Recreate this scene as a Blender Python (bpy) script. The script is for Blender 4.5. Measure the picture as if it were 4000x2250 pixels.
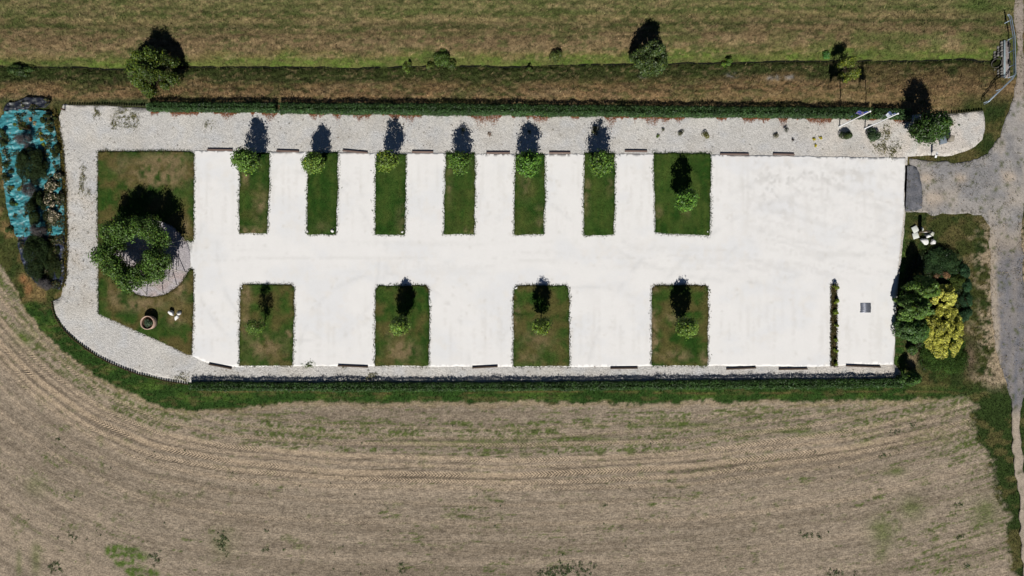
import bpy, bmesh, math, random
import numpy as np
from mathutils import Vector
from mathutils.geometry import delaunay_2d_cdt

for o in list(bpy.data.objects):
    bpy.data.objects.remove(o)
scene = bpy.context.scene
COL = scene.collection

# ------------------------------------------------------------------ camera, sky, sun, exposure
PXM = 37.0                 # photograph pixels per metre on the ground
CAMH = 75.05               # height of the drone
cam_data = bpy.data.cameras.new('camera')
cam_data.lens = 25.0
cam_data.sensor_width = 36.0
cam_data.clip_start = 1.0
cam_data.clip_end = 6000.0
cam = bpy.data.objects.new('camera', cam_data)
COL.objects.link(cam)
cam.location = (0, 0, CAMH)
cam.rotation_euler = (0, 0, 0)
scene.camera = cam

SUN_ELEV = 46.0
SUN_TURN = -2.5            # degrees: shadows fall north, a touch to the east
world = bpy.data.worlds.new('World')
scene.world = world
world.use_nodes = True
wn = world.node_tree.nodes
wl = world.node_tree.links
wn.clear()
sky = wn.new('ShaderNodeTexSky')
sky.sky_type = 'NISHITA'
sky.sun_disc = False
sky.sun_elevation = math.radians(SUN_ELEV)
sky.sun_rotation = math.radians(180.0 + SUN_TURN)
sky.air_density = 0.42
sky.dust_density = 0.0
sky.ozone_density = 3.0
bg = wn.new('ShaderNodeBackground')
bg.inputs['Strength'].default_value = 0.05
wo = wn.new('ShaderNodeOutputWorld')
wl.new(sky.outputs[0], bg.inputs[0])
wl.new(bg.outputs[0], wo.inputs[0])

sd = bpy.data.lights.new('sun', 'SUN')
sd.energy = 5.0
sd.angle = math.radians(0.5)
sd.color = (1.0, 0.965, 0.91)
so = bpy.data.objects.new('sun', sd)
COL.objects.link(so)
so.rotation_euler = (math.radians(90 - SUN_ELEV), 0, math.radians(SUN_TURN))
so.location = (0, -60, 60)

vs = scene.view_settings
vs.view_transform = 'Standard'
vs.look = 'None'
vs.gamma = 1.0
vs.exposure = 0.08
vs.use_curve_mapping = False
KALB = 0.83                # observed sunlit value -> base colour

# ------------------------------------------------------------------ small helpers
rng = np.random.default_rng(7)
random.seed(7)


def W(px, py, z=0.0):
    """point on the ground (pixel of the photograph at ground level) -> world"""
    return ((px - 2000.0) / PXM, (1125.0 - py) / PXM, z)


def lin(c):
    c = np.asarray(c, float) / 255.0
    return np.where(c <= 0.04045, c / 12.92, ((c + 0.055) / 1.055) ** 2.4)


def alb(r, g, b):
    return lin((r, g, b)) * KALB


def smooth(a, b, x):
    t = np.clip((x - a) / (b - a), 0, 1)
    return t * t * (3 - 2 * t)


def _hash(ix, iy, seed):
    h = (ix.astype(np.int64) * 374761393 + iy.astype(np.int64) * 668265263 + seed * 1442695041) & 0xFFFFFFFF
    h = ((h ^ (h >> 13)) * 1274126177) & 0xFFFFFFFF
    h = (h ^ (h >> 16)) & 0xFFFFFFFF
    return h / 4294967295.0


def vnoise(x, y, seed=0):
    x = np.asarray(x, float); y = np.asarray(y, float)
    ix = np.floor(x); iy = np.floor(y)
    fx = x - ix; fy = y - iy
    fx = fx * fx * (3 - 2 * fx); fy = fy * fy * (3 - 2 * fy)
    a = _hash(ix, iy, seed); b = _hash(ix + 1, iy, seed)
    c = _hash(ix, iy + 1, seed); d = _hash(ix + 1, iy + 1, seed)
    return (a * (1 - fx) + b * fx) * (1 - fy) + (c * (1 - fx) + d * fx) * fy


def fbm(x, y, seed=0, octv=4, gain=0.55):
    s = 0.0; a = 1.0; t = 0.0
    x = np.asarray(x, float); y = np.asarray(y, float)
    for k in range(octv):
        s = s + a * vnoise(x, y, seed + 17 * k)
        t += a
        a *= gain
        x = x * 2.03 + 5.1; y = y * 2.03 + 3.7
    return s / t


def mix(a, b, t):
    t = np.asarray(t)[..., None]
    return a * (1 - t) + b * t


class MB:
    """collects geometry with one colour per face"""
    def __init__(self):
        self.v = []; self.n = 0
        self.q = []; self.qc = []
        self.t = []; self.tc = []

    def _col(self, c, m):
        c = np.asarray(c, float)
        if c.ndim == 1:
            c = np.tile(c, (m, 1))
        return c

    def quads(self, v, f, c):
        f = np.asarray(f, np.int64)
        self.v.append(np.asarray(v, float)); self.q.append(f + self.n); self.qc.append(self._col(c, len(f))); self.n += len(v)

    def tris(self, v, f, c):
        f = np.asarray(f, np.int64)
        self.v.append(np.asarray(v, float)); self.t.append(f + self.n); self.tc.append(self._col(c, len(f))); self.n += len(v)

    def mixed(self, v, faces, c):
        c = np.asarray(c, float)
        v = np.asarray(v, float)
        base = self.n
        self.v.append(v); self.n += len(v)
        for k, f in enumerate(faces):
            cc = c if c.ndim == 1 else c[k]
            if len(f) == 4:
                self.q.append(np.array([f]) + base); self.qc.append(cc[None, :])
            elif len(f) == 3:
                self.t.append(np.array([f]) + base); self.tc.append(cc[None, :])
            else:
                for i in range(1, len(f) - 1):
                    self.t.append(np.array([[f[0], f[i], f[i + 1]]]) + base); self.tc.append(cc[None, :])

    def box(self, cx, cy, cz, sx, sy, sz, c, rz=0.0, bev=0.0):
        hx, hy, hz = sx / 2, sy / 2, sz / 2
        if bev <= 0:
            P = np.array([[x, y, z] for z in (-hz, hz) for (x, y) in ((-hx, -hy), (hx, -hy), (hx, hy), (-hx, hy))])
            F = [(3, 2, 1, 0), (4, 5, 6, 7), (0, 1, 5, 4), (1, 2, 6, 5), (2, 3, 7, 6), (3, 0, 4, 7)]
        else:
            b = bev
            r0 = [(-hx, -hy, -hz), (hx, -hy, -hz), (hx, hy, -hz), (-hx, hy, -hz)]
            r1 = [(-hx, -hy, hz - b), (hx, -hy, hz - b), (hx, hy, hz - b), (-hx, hy, hz - b)]
            r2 = [(-hx + b, -hy + b, hz), (hx - b, -hy + b, hz), (hx - b, hy - b, hz), (-hx + b, hy - b, hz)]
            P = np.array(r0 + r1 + r2)
            F = [(3, 2, 1, 0)]
            for a in (0, 4):
                for i in range(4):
                    j = (i + 1) % 4
                    F.append((a + i, a + j, a + 4 + j, a + 4 + i))
            F.append((8, 9, 10, 11))
        ca, sa = math.cos(rz), math.sin(rz)
        R = np.array([[ca, -sa, 0], [sa, ca, 0], [0, 0, 1]])
        P = P @ R.T + np.array([cx, cy, cz])
        self.mixed(P, F, c)

    def tube(self, path, rad, c, n=6, cap=True):
        path = np.asarray(path, float)
        m = len(path)
        rad = np.broadcast_to(np.asarray(rad, float), (m,))
        V = []
        for i in range(m):
            d = path[min(i + 1, m - 1)] - path[max(i - 1, 0)]
            d = d / (np.linalg.norm(d) + 1e-9)
            up = np.array([0, 0, 1.0]) if abs(d[2]) < 0.9 else np.array([1.0, 0, 0])
            a = np.cross(d, up); a /= np.linalg.norm(a)
            b = np.cross(d, a)
            for k in range(n):
                t = 2 * math.pi * k / n
                V.append(path[i] + rad[i] * (math.cos(t) * a + math.sin(t) * b))
        F = []
        for i in range(m - 1):
            for k in range(n):
                j = (k + 1) % n
                F.append((i * n + k, i * n + j, (i + 1) * n + j, (i + 1) * n + k))
        self.quads(V, F, c)
        if cap:
            base = self.n - len(V)
            for s in (0, m - 1):
                ctr = path[s]
                self.v.append(ctr[None, :]); ci = self.n; self.n += 1
                T = [(base + s * n + k, base + s * n + (k + 1) % n, ci) for k in range(n)]
                self.t.append(np.array(T)); self.tc.append(self._col(c, n))

    def build(self, name, mat, parent=None, loc=None, smooth_shade=False):
        me = self.mesh(name, mat, smooth_shade)
        return add(name, me, parent, loc)

    def mesh(self, name, mat, smooth_shade=False):
        v = np.concatenate(self.v) if self.v else np.zeros((0, 3))
        q = np.concatenate(self.q) if self.q else np.zeros((0, 4), np.int64)
        t = np.concatenate(self.t) if self.t else np.zeros((0, 3), np.int64)
        qc = np.concatenate(self.qc) if self.qc else np.zeros((0, 3))
        tc = np.concatenate(self.tc) if self.tc else np.zeros((0, 3))
        me = make_mesh(name, v, q, t)
        at = me.attributes.new('col', 'FLOAT_COLOR', 'FACE')
        cc = np.ones((len(q) + len(t), 4), np.float32)
        cc[:len(q), :3] = qc; cc[len(q):, :3] = tc
        at.data.foreach_set('color', cc.ravel())
        me.materials.append(mat)
        if smooth_shade:
            me.polygons.foreach_set('use_smooth', np.ones(len(me.polygons), bool))
        return me


def make_mesh(name, v, q, t):
    me = bpy.data.meshes.new(name)
    nv, nq, nt = len(v), len(q), len(t)
    me.vertices.add(nv)
    me.vertices.foreach_set('co', np.asarray(v, np.float32).ravel())
    me.loops.add(nq * 4 + nt * 3)
    li = np.concatenate([np.asarray(q).ravel(), np.asarray(t).ravel()]).astype(np.int32)
    me.loops.foreach_set('vertex_index', li)
    me.polygons.add(nq + nt)
    st = np.concatenate([np.arange(nq) * 4, nq * 4 + np.arange(nt) * 3]).astype(np.int32)
    me.polygons.foreach_set('loop_start', st)
    me.update(calc_edges=True)
    me.validate()
    return me


def add(name, me, parent=None, loc=None):
    o = bpy.data.objects.new(name, me)
    COL.objects.link(o)
    if parent is not None:
        o.parent = parent
    if loc is not None:
        o.location = loc
    return o


def tag(o, label=None, cat=None, group=None, kind=None):
    if label: o['label'] = label
    if cat: o['category'] = cat
    if group: o['group'] = group
    if kind: o['kind'] = kind
    return o


def empty(name, loc, rz=0.0):
    o = bpy.data.objects.new(name, None)
    COL.objects.link(o)
    o.location = loc
    o.rotation_euler = (0, 0, rz)
    o.empty_display_size = 0.3
    return o


# ------------------------------------------------------------------ materials
def nmat(name, rough=0.85, spec=0.25):
    m = bpy.data.materials.new(name)
    m.use_nodes = True
    nt = m.node_tree
    nt.nodes.clear()
    out = nt.nodes.new('ShaderNodeOutputMaterial')
    b = nt.nodes.new('ShaderNodeBsdfPrincipled')
    b.inputs['Roughness'].default_value = rough
    b.inputs['Specular IOR Level'].default_value = spec
    nt.links.new(b.outputs[0], out.inputs[0])
    return m, nt, b, out


def nd(nt, kind, **kw):
    n = nt.nodes.new(kind)
    for k, v in kw.items():
        setattr(n, k, v)
    return n


def mth(nt, op, a, b=None, clamp=False):
    n = nt.nodes.new('ShaderNodeMath'); n.operation = op; n.use_clamp = clamp
    for i, x in enumerate((a, b)):
        if x is None: continue
        if isinstance(x, (int, float)): n.inputs[i].default_value = x
        else: nt.links.new(x, n.inputs[i])
    return n.outputs[0]


def attr(nt, name):
    n = nt.nodes.new('ShaderNodeAttribute'); n.attribute_name = name
    return n


def noise(nt, vec, scale, detail=3.0, rough=0.6):
    n = nt.nodes.new('ShaderNodeTexNoise')
    n.inputs['Scale'].default_value = scale
    n.inputs['Detail'].default_value = detail
    n.inputs['Roughness'].default_value = rough
    nt.links.new(vec, n.inputs['Vector'])
    return n.outputs['Fac']


def scalecol(nt, col, fac):
    n = nt.nodes.new('ShaderNodeVectorMath'); n.operation = 'SCALE'
    nt.links.new(col, n.inputs[0]); nt.links.new(fac, n.inputs['Scale'])
    return n.outputs[0]


def mapr(nt, x, a, b, c, d):
    n = nt.nodes.new('ShaderNodeMapRange')
    nt.links.new(x, n.inputs[0])
    for i, v in enumerate((a, b, c, d)): n.inputs[i + 1].default_value = v
    return n.outputs[0]


def bump(nt, b, h, strength, dist):
    n = nt.nodes.new('ShaderNodeBump')
    n.inputs['Strength'].default_value = strength
    n.inputs['Distance'].default_value = dist
    nt.links.new(h, n.inputs['Height'])
    nt.links.new(n.outputs[0], b.inputs['Normal'])


def mat_ground(name, s1=3.0, a1=0.35, s2=9.0, a2=0.35, bstr=0.5, bdist=0.08, tread=False):
    m, nt, b, out = nmat(name, 0.95, 0.08)
    tc = nd(nt, 'ShaderNodeTexCoord')
    v = tc.outputs['Object']
    c = attr(nt, 'col').outputs['Color']
    n1 = noise(nt, v, s1, 4.0, 0.7); n2 = noise(nt, v, s2, 2.0, 0.6)
    f = mth(nt, 'MULTIPLY', mapr(nt, n1, 0.3, 0.7, 1 - a1, 1 + a1), mapr(nt, n2, 0.3, 0.7, 1 - a2, 1 + a2))
    h = mth(nt, 'ADD', n1, mth(nt, 'MULTIPLY', n2, 0.5))
    if tread:
        cmb = nd(nt, 'ShaderNodeCombineXYZ')
        nt.links.new(mth(nt, 'MULTIPLY', attr(nt, 'tu').outputs['Fac'], 1.8), cmb.inputs[0])
        nt.links.new(mth(nt, 'MULTIPLY', attr(nt, 'tv').outputs['Fac'], 6.5), cmb.inputs[1])
        n3 = noise(nt, cmb.outputs[0], 1.0, 4.0, 0.65)
        fk = attr(nt, 'fk').outputs['Fac']
        f = mth(nt, 'MULTIPLY', f, mth(nt, 'ADD', 1.0, mth(nt, 'MULTIPLY', mth(nt, 'SUBTRACT', n3, 0.5), mth(nt, 'MULTIPLY', fk, 1.1))))
        h = mth(nt, 'ADD', h, mth(nt, 'MULTIPLY', mth(nt, 'MULTIPLY', n3, fk), 0.8))
        u = attr(nt, 'tu').outputs['Fac']; w = attr(nt, 'tw').outputs['Fac']; k = attr(nt, 'tk').outputs['Fac']
        ph = mth(nt, 'ADD', mth(nt, 'MULTIPLY', u, 2 * math.pi / 0.34), mth(nt, 'MULTIPLY', mth(nt, 'ABSOLUTE', w), 2 * math.pi / 0.36))
        wv = mth(nt, 'SINE', ph)
        f = mth(nt, 'MULTIPLY', f, mth(nt, 'ADD', 1.0, mth(nt, 'MULTIPLY', mth(nt, 'MULTIPLY', wv, k), 0.10)))
        h = mth(nt, 'ADD', h, mth(nt, 'MULTIPLY', mth(nt, 'MULTIPLY', wv, k), 0.5))
    nt.links.new(scalecol(nt, c, f), b.inputs['Base Color'])
    bump(nt, b, h, bstr, bdist)
    return m


def mat_stony(name, vs_, lo, hi, s1=0.5, a1=0.08, bstr=0.5, bdist=0.03, rough=0.9):
    """loose stones: every cell its own shade"""
    m, nt, b, out = nmat(name, rough, 0.15)
    tc = nd(nt, 'ShaderNodeTexCoord'); v = tc.outputs['Object']
    c = attr(nt, 'col').outputs['Color']
    vo = nd(nt, 'ShaderNodeTexVoronoi'); vo.inputs['Scale'].default_value = vs_
    nt.links.new(v, vo.inputs['Vector'])
    sep = nd(nt, 'ShaderNodeSeparateColor'); nt.links.new(vo.outputs['Color'], sep.inputs[0])
    vo2 = nd(nt, 'ShaderNodeTexVoronoi'); vo2.inputs['Scale'].default_value = vs_ * 2.3
    nt.links.new(v, vo2.inputs['Vector'])
    sep2 = nd(nt, 'ShaderNodeSeparateColor'); nt.links.new(vo2.outputs['Color'], sep2.inputs[0])
    n1 = noise(nt, v, s1, 4.0, 0.6)
    f = mth(nt, 'MULTIPLY', mapr(nt, sep.outputs[0], 0, 1, lo, hi), mapr(nt, n1, 0.3, 0.7, 1 - a1, 1 + a1))
    f = mth(nt, 'MULTIPLY', f, mapr(nt, sep2.outputs[0], 0, 1, lo, hi))
    nt.links.new(scalecol(nt, c, f), b.inputs['Base Color'])
    h = mth(nt, 'ADD', mth(nt, 'MULTIPLY', vo.outputs['Distance'], -1.0), mth(nt, 'MULTIPLY', sep.outputs[1], 0.5))
    bump(nt, b, h, bstr, bdist)
    return m


def mat_leaf(name, trans=0.25, rough=0.55, spec=0.3):
    m, nt, b, out = nmat(name, rough, spec)
    c = attr(nt, 'col').outputs['Color']
    nt.links.new(c, b.inputs['Base Color'])
    tr = nd(nt, 'ShaderNodeBsdfTranslucent')
    nt.links.new(c, tr.inputs[0])
    mx = nd(nt, 'ShaderNodeMixShader'); mx.inputs[0].default_value = trans
    nt.links.new(b.outputs[0], mx.inputs[1]); nt.links.new(tr.outputs[0], mx.inputs[2])
    nt.links.new(mx.outputs[0], out.inputs[0])
    return m


def mat_attr(name, rough=0.7, spec=0.3, s=6.0, a=0.15, stretch=None, metal=0.0, bstr=0.3, bdist=0.02):
    m, nt, b, out = nmat(name, rough, spec)
    b.inputs['Metallic'].default_value = metal
    tc = nd(nt, 'ShaderNodeTexCoord'); v = tc.outputs['Object']
    if stretch:
        mp = nd(nt, 'ShaderNodeMapping'); mp.inputs['Scale'].default_value = stretch
        nt.links.new(v, mp.inputs['Vector']); v = mp.outputs[0]
    c = attr(nt, 'col').outputs['Color']
    n1 = noise(nt, v, s, 4.0, 0.65)
    nt.links.new(scalecol(nt, c, mapr(nt, n1, 0.3, 0.7, 1 - a, 1 + a)), b.inputs['Base Color'])
    bump(nt, b, n1, bstr, bdist)
    return m


M_TERRAIN = mat_ground('terrain_soil_and_grass', 2.6, 0.16, 6.0, 0.30, 0.7, 0.12, tread=True)
M_TURF = mat_ground('mown_turf', 1.3, 0.16, 7.0, 0.22, 0.6, 0.06)
M_BLADE = mat_leaf('grass_blades', 0.2, 0.7, 0.15)
M_LEAF = mat_leaf('broad_leaves', 0.22, 0.5, 0.35)
M_NEEDLE = mat_leaf('fine_foliage', 0.1, 0.7, 0.15)
M_GRAVEL = mat_stony('pale_gravel', 9.5, 0.82, 1.14, 0.35, 0.03, 0.8, 0.04)
M_LIME = mat_stony('rolled_limestone', 22.0, 0.97, 1.02, 0.6, 0.018, 0.12, 0.01)
M_ROAD = mat_stony('grey_road_gravel', 9.0, 0.86, 1.12, 0.6, 0.10, 0.5, 0.03)
M_WOOD = mat_attr('weathered_wood', 0.85, 0.15, 4.0, 0.22, (1, 10, 10))
M_BARK = mat_attr('bark', 0.9, 0.1, 9.0, 0.25)
M_STONE = mat_attr('cut_stone', 0.8, 0.2, 5.0, 0.10, bstr=0.5)
M_METAL = mat_attr('galvanised_steel', 0.42, 0.5, 12.0, 0.06, metal=0.55)
M_PAINT = mat_attr('white_paint', 0.4, 0.4, 8.0, 0.03)
M_CLOTH = mat_attr('flag_cloth', 0.75, 0.2, 10.0, 0.06)
M_TARP = mat_attr('woven_ground_sheet', 0.42, 0.45, 1.0, 0.14, (1.1, 4.5, 2.0), bstr=0.5, bdist=0.12)
mw, ntw, bw_, _ = nmat('dark_ditch_shade', 0.08, 0.5)
bw_.inputs['Base Color'].default_value = (0.012, 0.013, 0.009, 1)
tcw = nd(ntw, 'ShaderNodeTexCoord')
bump(ntw, bw_, noise(ntw, tcw.outputs['Object'], 5.0, 2.0), 0.15, 0.02)
M_DITCH_SHADE = mw

# ------------------------------------------------------------------ ground: heights and colours
DX = [-400, 0, 250, 450, 700, 1000, 1400, 1700, 2000, 2300, 2500, 2700, 3000, 3300, 3500, 3800, 3915, 4400]
DY = [262, 258, 265, 272, 264, 262, 268, 256, 262, 255, 250, 248, 243, 238, 240, 232, 244, 246]


def ditch(px):
    d = np.interp(px, DX, DY)
    return d + 10.0 * (fbm(px / 90.0, px * 0 + 3.3, 5, 3) - 0.5) + 5.0 * (fbm(px / 22.0, px * 0 + 1.3, 6, 2) - 0.5)


CURVE = np.array([(-700, 330), (-400, 820), (-200, 1120), (0, 1345), (150, 1495), (350, 1640), (600, 1755), (900, 1815),
                  (1300, 1850), (2000, 1862), (2700, 1835), (3300, 1762), (3700, 1672), (4000, 1575), (4500, 1400)], float)


def dense_curve(P, n=900):
    s = np.concatenate([[0], np.cumsum(np.linalg.norm(np.diff(P, axis=0), axis=1))])
    t = np.linspace(0, s[-1], n)
    # smooth by repeated averaging
    x = np.interp(t, s, P[:, 0]); y = np.interp(t, s, P[:, 1])
    for _ in range(60):
        x[1:-1] = (x[:-2] + 2 * x[1:-1] + x[2:]) / 4; y[1:-1] = (y[:-2] + 2 * y[1:-1] + y[2:]) / 4
    return np.stack([x, y], 1)


DC = dense_curve(CURVE)
DCS = np.concatenate([[0], np.cumsum(np.linalg.norm(np.diff(DC, axis=0), axis=1))])


def curve_uv(px, py):
    shp = px.shape
    p = np.stack([px.ravel(), py.ravel()], 1)
    best = np.full(len(p), 1e18); bi = np.zeros(len(p), int)
    coarse = np.arange(0, len(DC), 15)
    for i in coarse:
        d = (p[:, 0] - DC[i, 0]) ** 2 + (p[:, 1] - DC[i, 1]) ** 2
        m = d < best
        best[m] = d[m]; bi[m] = i
    b2 = np.full(len(p), 1e18); b2i = bi.copy()
    for k in range(-15, 16):
        j = np.clip(bi + k, 0, len(DC) - 1)
        d = (p[:, 0] - DC[j, 0]) ** 2 + (p[:, 1] - DC[j, 1]) ** 2
        m = d < b2
        b2[m] = d[m]; b2i[m] = j[m]
    j = np.clip(b2i, 1, len(DC) - 2)
    tan = DC[j + 1] - DC[j - 1]
    tan /= np.linalg.norm(tan, axis=1)[:, None]
    dv = p - DC[j]
    u = DCS[j] + (dv * tan).sum(1)
    d = tan[:, 0] * dv[:, 1] - tan[:, 1] * dv[:, 0]     # positive: below the curve
    return u.reshape(shp), d.reshape(shp)


FB = np.array([(-900, 300), (-100, 880), (0, 1030), (60, 1125), (100, 1205), (160, 1292), (250, 1372), (330, 1432), (430, 1497), (520, 1542),
               (640, 1588), (760, 1604), (870, 1600), (1000, 1588), (1200, 1570), (1500, 1573), (2000, 1571), (2500, 1574),
               (3000, 1566), (3400, 1564), (3780, 1548), (4600, 1548)], float)


def field_edge(px):
    return np.interp(px, FB[:, 0], FB[:, 1])


FRX = [1540, 1600, 1700, 1800, 1900, 2000, 2100, 2250, 3000]
FRY = [3788, 3795, 3800, 3860, 3885, 3925, 3935, 3968, 4200]


def stops(q, tab):
    ys = [t[0] for t in tab]
    cs = np.array([lin(t[1]) for t in tab])
    return np.stack([np.interp(q, ys, cs[:, k]) for k in range(3)], -1)


NTAB = [(-3000, (108, 104, 66)), (38, (110, 106, 66)), (56, (84, 92, 48)), (74, (124, 112, 74)), (92, (108, 98, 64)), (108, (72, 76, 42)),
        (122, (114, 98, 68)), (160, (110, 93, 66)), (195, (112, 95, 67)), (222, (106, 98, 58)), (236, (90, 104, 44)), (256, (88, 110, 40)),
        (261, (60, 66, 30)), (268, (52, 62, 28)), (276, (66, 76, 36)), (308, (70, 76, 40)), (330, (116, 98, 64)), (372, (140, 114, 80)), (405, (124, 106, 70)),  # ditch-line stops darkened for the shade under the south bank
        (3000, (90, 92, 50))]
GREEN_D = lin((58, 74, 34)); GREEN_Y = lin((94, 104, 48)); TAN = lin((138, 119, 88)); BROWN = lin((96, 78, 52)); STRAW = lin((158, 140, 104))
SOIL = lin((149, 136, 119)); SOIL_L = lin((166, 150, 130)); SOIL_D = lin((112, 100, 84)); FGREEN = lin((84, 96, 48)); FGREEN_D = lin((66, 84, 36))
VERGE = lin((48, 74, 30)); BEIGE = lin((162, 146, 122))


def gauss(px, py, cx, cy, rx, ry):
    return np.exp(-(((px - cx) / rx) ** 2 + ((py - cy) / ry) ** 2))


def ground_colour(px, py):
    """base colour (before micro grain) of the open ground, indexed by photograph pixel"""
    n_big = fbm(px / 260, py / 130, 11, 4)
    n_mid = fbm(px / 60, py / 36, 23, 4)
    n_str = fbm(px / 130, py / 9, 31, 4)
    n_fin = fbm(px / 14, py / 11, 41, 3)
    # ---- north verge and ditch
    q = py - ditch(px) + 262
    warp = (fbm(px / 110, py / 50, 51, 4) - 0.5) * 80 * smooth(8, 50, np.abs(q - 264)) * (0.25 + 0.75 * smooth(90, 170, q))
    c = stops(q + warp, NTAB)
    g = smooth(0.52, 0.72, n_mid * 0.6 + n_big * 0.4 + 0.10 * smooth(2900, 3500, px) * smooth(110, 200, py) * (1 - smooth(300, 345, py)))
    c = mix(c, GREEN_D * 0.6 + GREEN_Y * 0.4, 0.65 * g)
    t = smooth(0.50, 0.70, fbm(px / 70, py / 22, 61, 4))
    c = mix(c, TAN, 0.40 * t * (1 - smooth(225, 240, q) * (1 - smooth(318, 330, q))))
    ora = smooth(0.45, 0.75, fbm(px / 120, py / 30, 67, 4)) * smooth(318, 350, q)
    c = mix(c, lin((150, 118, 80)), 0.40 * ora)
    dk = smooth(0.56, 0.72, fbm(px / 22, py / 12, 71, 4)) * smooth(90, 150, q)
    c = mix(c, lin((56, 58, 32)), 0.65 * dk)
    gs = smooth(0.54, 0.68, fbm(px / 40, py / 16, 73, 4))
    c = mix(c, lin((70, 82, 40)), 0.6 * gs)
    lt = smooth(0.58, 0.72, fbm(px / 16, py / 9, 75, 3))
    c = mix(c, lin((158, 136, 98)), 0.45 * lt * (1 - 0.7 * smooth(232, 240, q) * (1 - smooth(262, 275, q))))
    ln = fbm(px / 420, (py + px * 0.006) / 6.0, 77, 4)
    c = c * (1.04 + 0.60 * (ln - 0.5) * (1 - 0.7 * smooth(150, 200, q)))[..., None]
    c = mix(c, lin((80, 90, 44)), 0.42 * smooth(0.52, 0.64, fbm(px / 500, (py + px * 0.004) / 13.0, 78, 3)) * smooth(0.3, 0.55, n_mid) * (1 - smooth(130, 170, q)))
    c = mix(c, lin((70, 92, 38)), 0.8 * gauss(px, py, 3830, 25, 90, 45))
    c = mix(c, lin((70, 64, 42)), 0.7 * (gauss(px, py, 3825, 125, 40, 22) + gauss(px, py, 3860, 80, 25, 18)) * (0.4 + n_mid))
    c = mix(c, lin((60, 76, 34)), 0.75 * gauss(px, py, 80, 275, 170, 34))
    c = mix(c, STRAW, 0.5 * gauss(px, py, 3690, 160, 60, 18))
    c = mix(c, lin((60, 74, 40)), np.clip(0.75 * smooth(372, 400, py) * (1 - smooth(600, 640, px)) * (0.5 + n_mid), 0, 1))
    pt = smooth(0.42, 0.62, fbm(px / 45, py / 20, 79, 4)) * smooth(228, 240, q) * (1 - smooth(262, 268, q))
    c = mix(c, lin((108, 102, 60)), 0.5 * pt)
    rg = smooth(2700, 3300, px)
    c = mix(c, lin((78, 92, 42)), 0.6 * rg * smooth(130, 160, q) * (1 - smooth(250, 262, q)) * smooth(0.36, 0.6, n_mid))
    c = mix(c, lin((118, 96, 66)), 0.6 * smooth(3250, 3450, px) * smooth(268, 285, q) * smooth(0.36, 0.6, n_mid))
    for (cx, cy, rx_, ry_) in ((2860, 294, 20, 8), (3008, 306, 11, 7), (3038, 304, 8, 8), (3085, 302, 18, 8), (2510, 296, 16, 8)):
        c = mix(c, lin((160, 154, 146)), np.clip(1.2 * gauss(px, py, cx, cy, rx_, ry_) * smooth(0.35, 0.6, n_fin), 0, 0.9))
    lum = c @ np.array([0.3, 0.6, 0.1])
    c = c * 0.95 + 0.05 * lum[..., None]
    # ---- strip south of the lot
    s = np.tile(VERGE, px.shape + (1,))
    s = mix(s, lin((72, 96, 40)), smooth(0.48, 0.72, n_mid))
    s = mix(s, lin((96, 88, 56)), 0.6 * smooth(0.55, 0.72, fbm(px / 45, py / 14, 81, 4)))
    s = mix(s, lin((120, 98, 66)), 0.6 * gauss(px * 0, py, 0, 1533 + 4 * np.sin(px / 200), 1, 4) * smooth(0.35, 0.6, n_mid) * smooth(700, 820, px))
    # left of the sheet bed
    lf = (1 - smooth(250, 300, px)) * smooth(395, 430, py) * (1 - smooth(1160, 1200, py))
    l = np.tile(lin((76, 80, 42)), px.shape + (1,))
    l = mix(l, lin((138, 116, 78)), smooth(0.46, 0.62, fbm(px / 40, py / 60, 91, 4)) * 0.8)
    l = mix(l, lin((50, 66, 30)), smooth(0.5, 0.66, fbm(px / 60, py / 60, 92, 4)) * 0.8)
    south = smooth(700, 900, py)
    c = mix(c, s, south)
    c = mix(c, l, lf)
    c = mix(c, lin((156, 116, 78)), np.clip(1.5 * (gauss(px, py, 92, 1090, 15, 14) + gauss(px, py, 113, 1130, 13, 22)) * (0.3 + n_fin), 0, 0.85))
    # ---- right side, between the shrub bed and the road
    rt = smooth(3520, 3560, px) * np.maximum(smooth(560, 640, py), smooth(3700, 3790, px) * smooth(330, 430, py)) * (1 - smooth(1480, 1560, py))
    r = np.tile(lin((66, 72, 36)), px.shape + (1,))
    r = mix(r, lin((92, 86, 52)), smooth(0.42, 0.65, n_mid))
    r = mix(r, lin((44, 62, 28)), 0.8 * smooth(0.5, 0.65, fbm(px / 45, py / 45, 93, 4)))
    sandy = smooth(3770, 3880, px + 120 * (n_mid - 0.5)) * smooth(830, 930, py)
    r = mix(r, BEIGE, np.clip(sandy * smooth(0.44, 0.58, n_fin * 0.6 + n_mid * 0.4 + 0.12 * smooth(3840, 3890, px) - 0.03), 0, 1))
    r = mix(r, lin((110, 92, 80)), 0.6 * gauss(px, py, 3790, 1400, 22, 70))
    r = mix(r, lin((150, 132, 104)), 0.8 * gauss(px, py, 3560, 1400, 30, 35) * (0.4 + n_mid))
    c = mix(c, r, rt)
    # ---- field
    u, d = curve_uv(px, py)
    f = np.tile(SOIL, px.shape + (1,))
    st = fbm(u / 260, d / 7.0, 101, 4)
    st2 = fbm(u / 90, d / 16.0, 103, 4)
    f = mix(f, SOIL_L, 0.6 * smooth(0.5, 0.72, 0.5 * st + 0.5 * fbm(u / 60, d / 3.2, 102, 3)))
    f = mix(f, SOIL_D, 0.40 * smooth(0.52, 0.70, 1 - 0.5 * st - 0.5 * fbm(u / 70, d / 3.6, 104, 3)) + 0.28 * smooth(0.5, 0.7, fbm(u / 12, d / 8, 107, 3)))
    bands = fbm(u / 1500, d / 24.0, 105, 3)
    f = mix(f, SOIL_L, 0.5 * smooth(0.52, 0.68, bands)); f = mix(f, SOIL_D, 0.34 * smooth(0.54, 0.70, 1 - bands))
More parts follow.
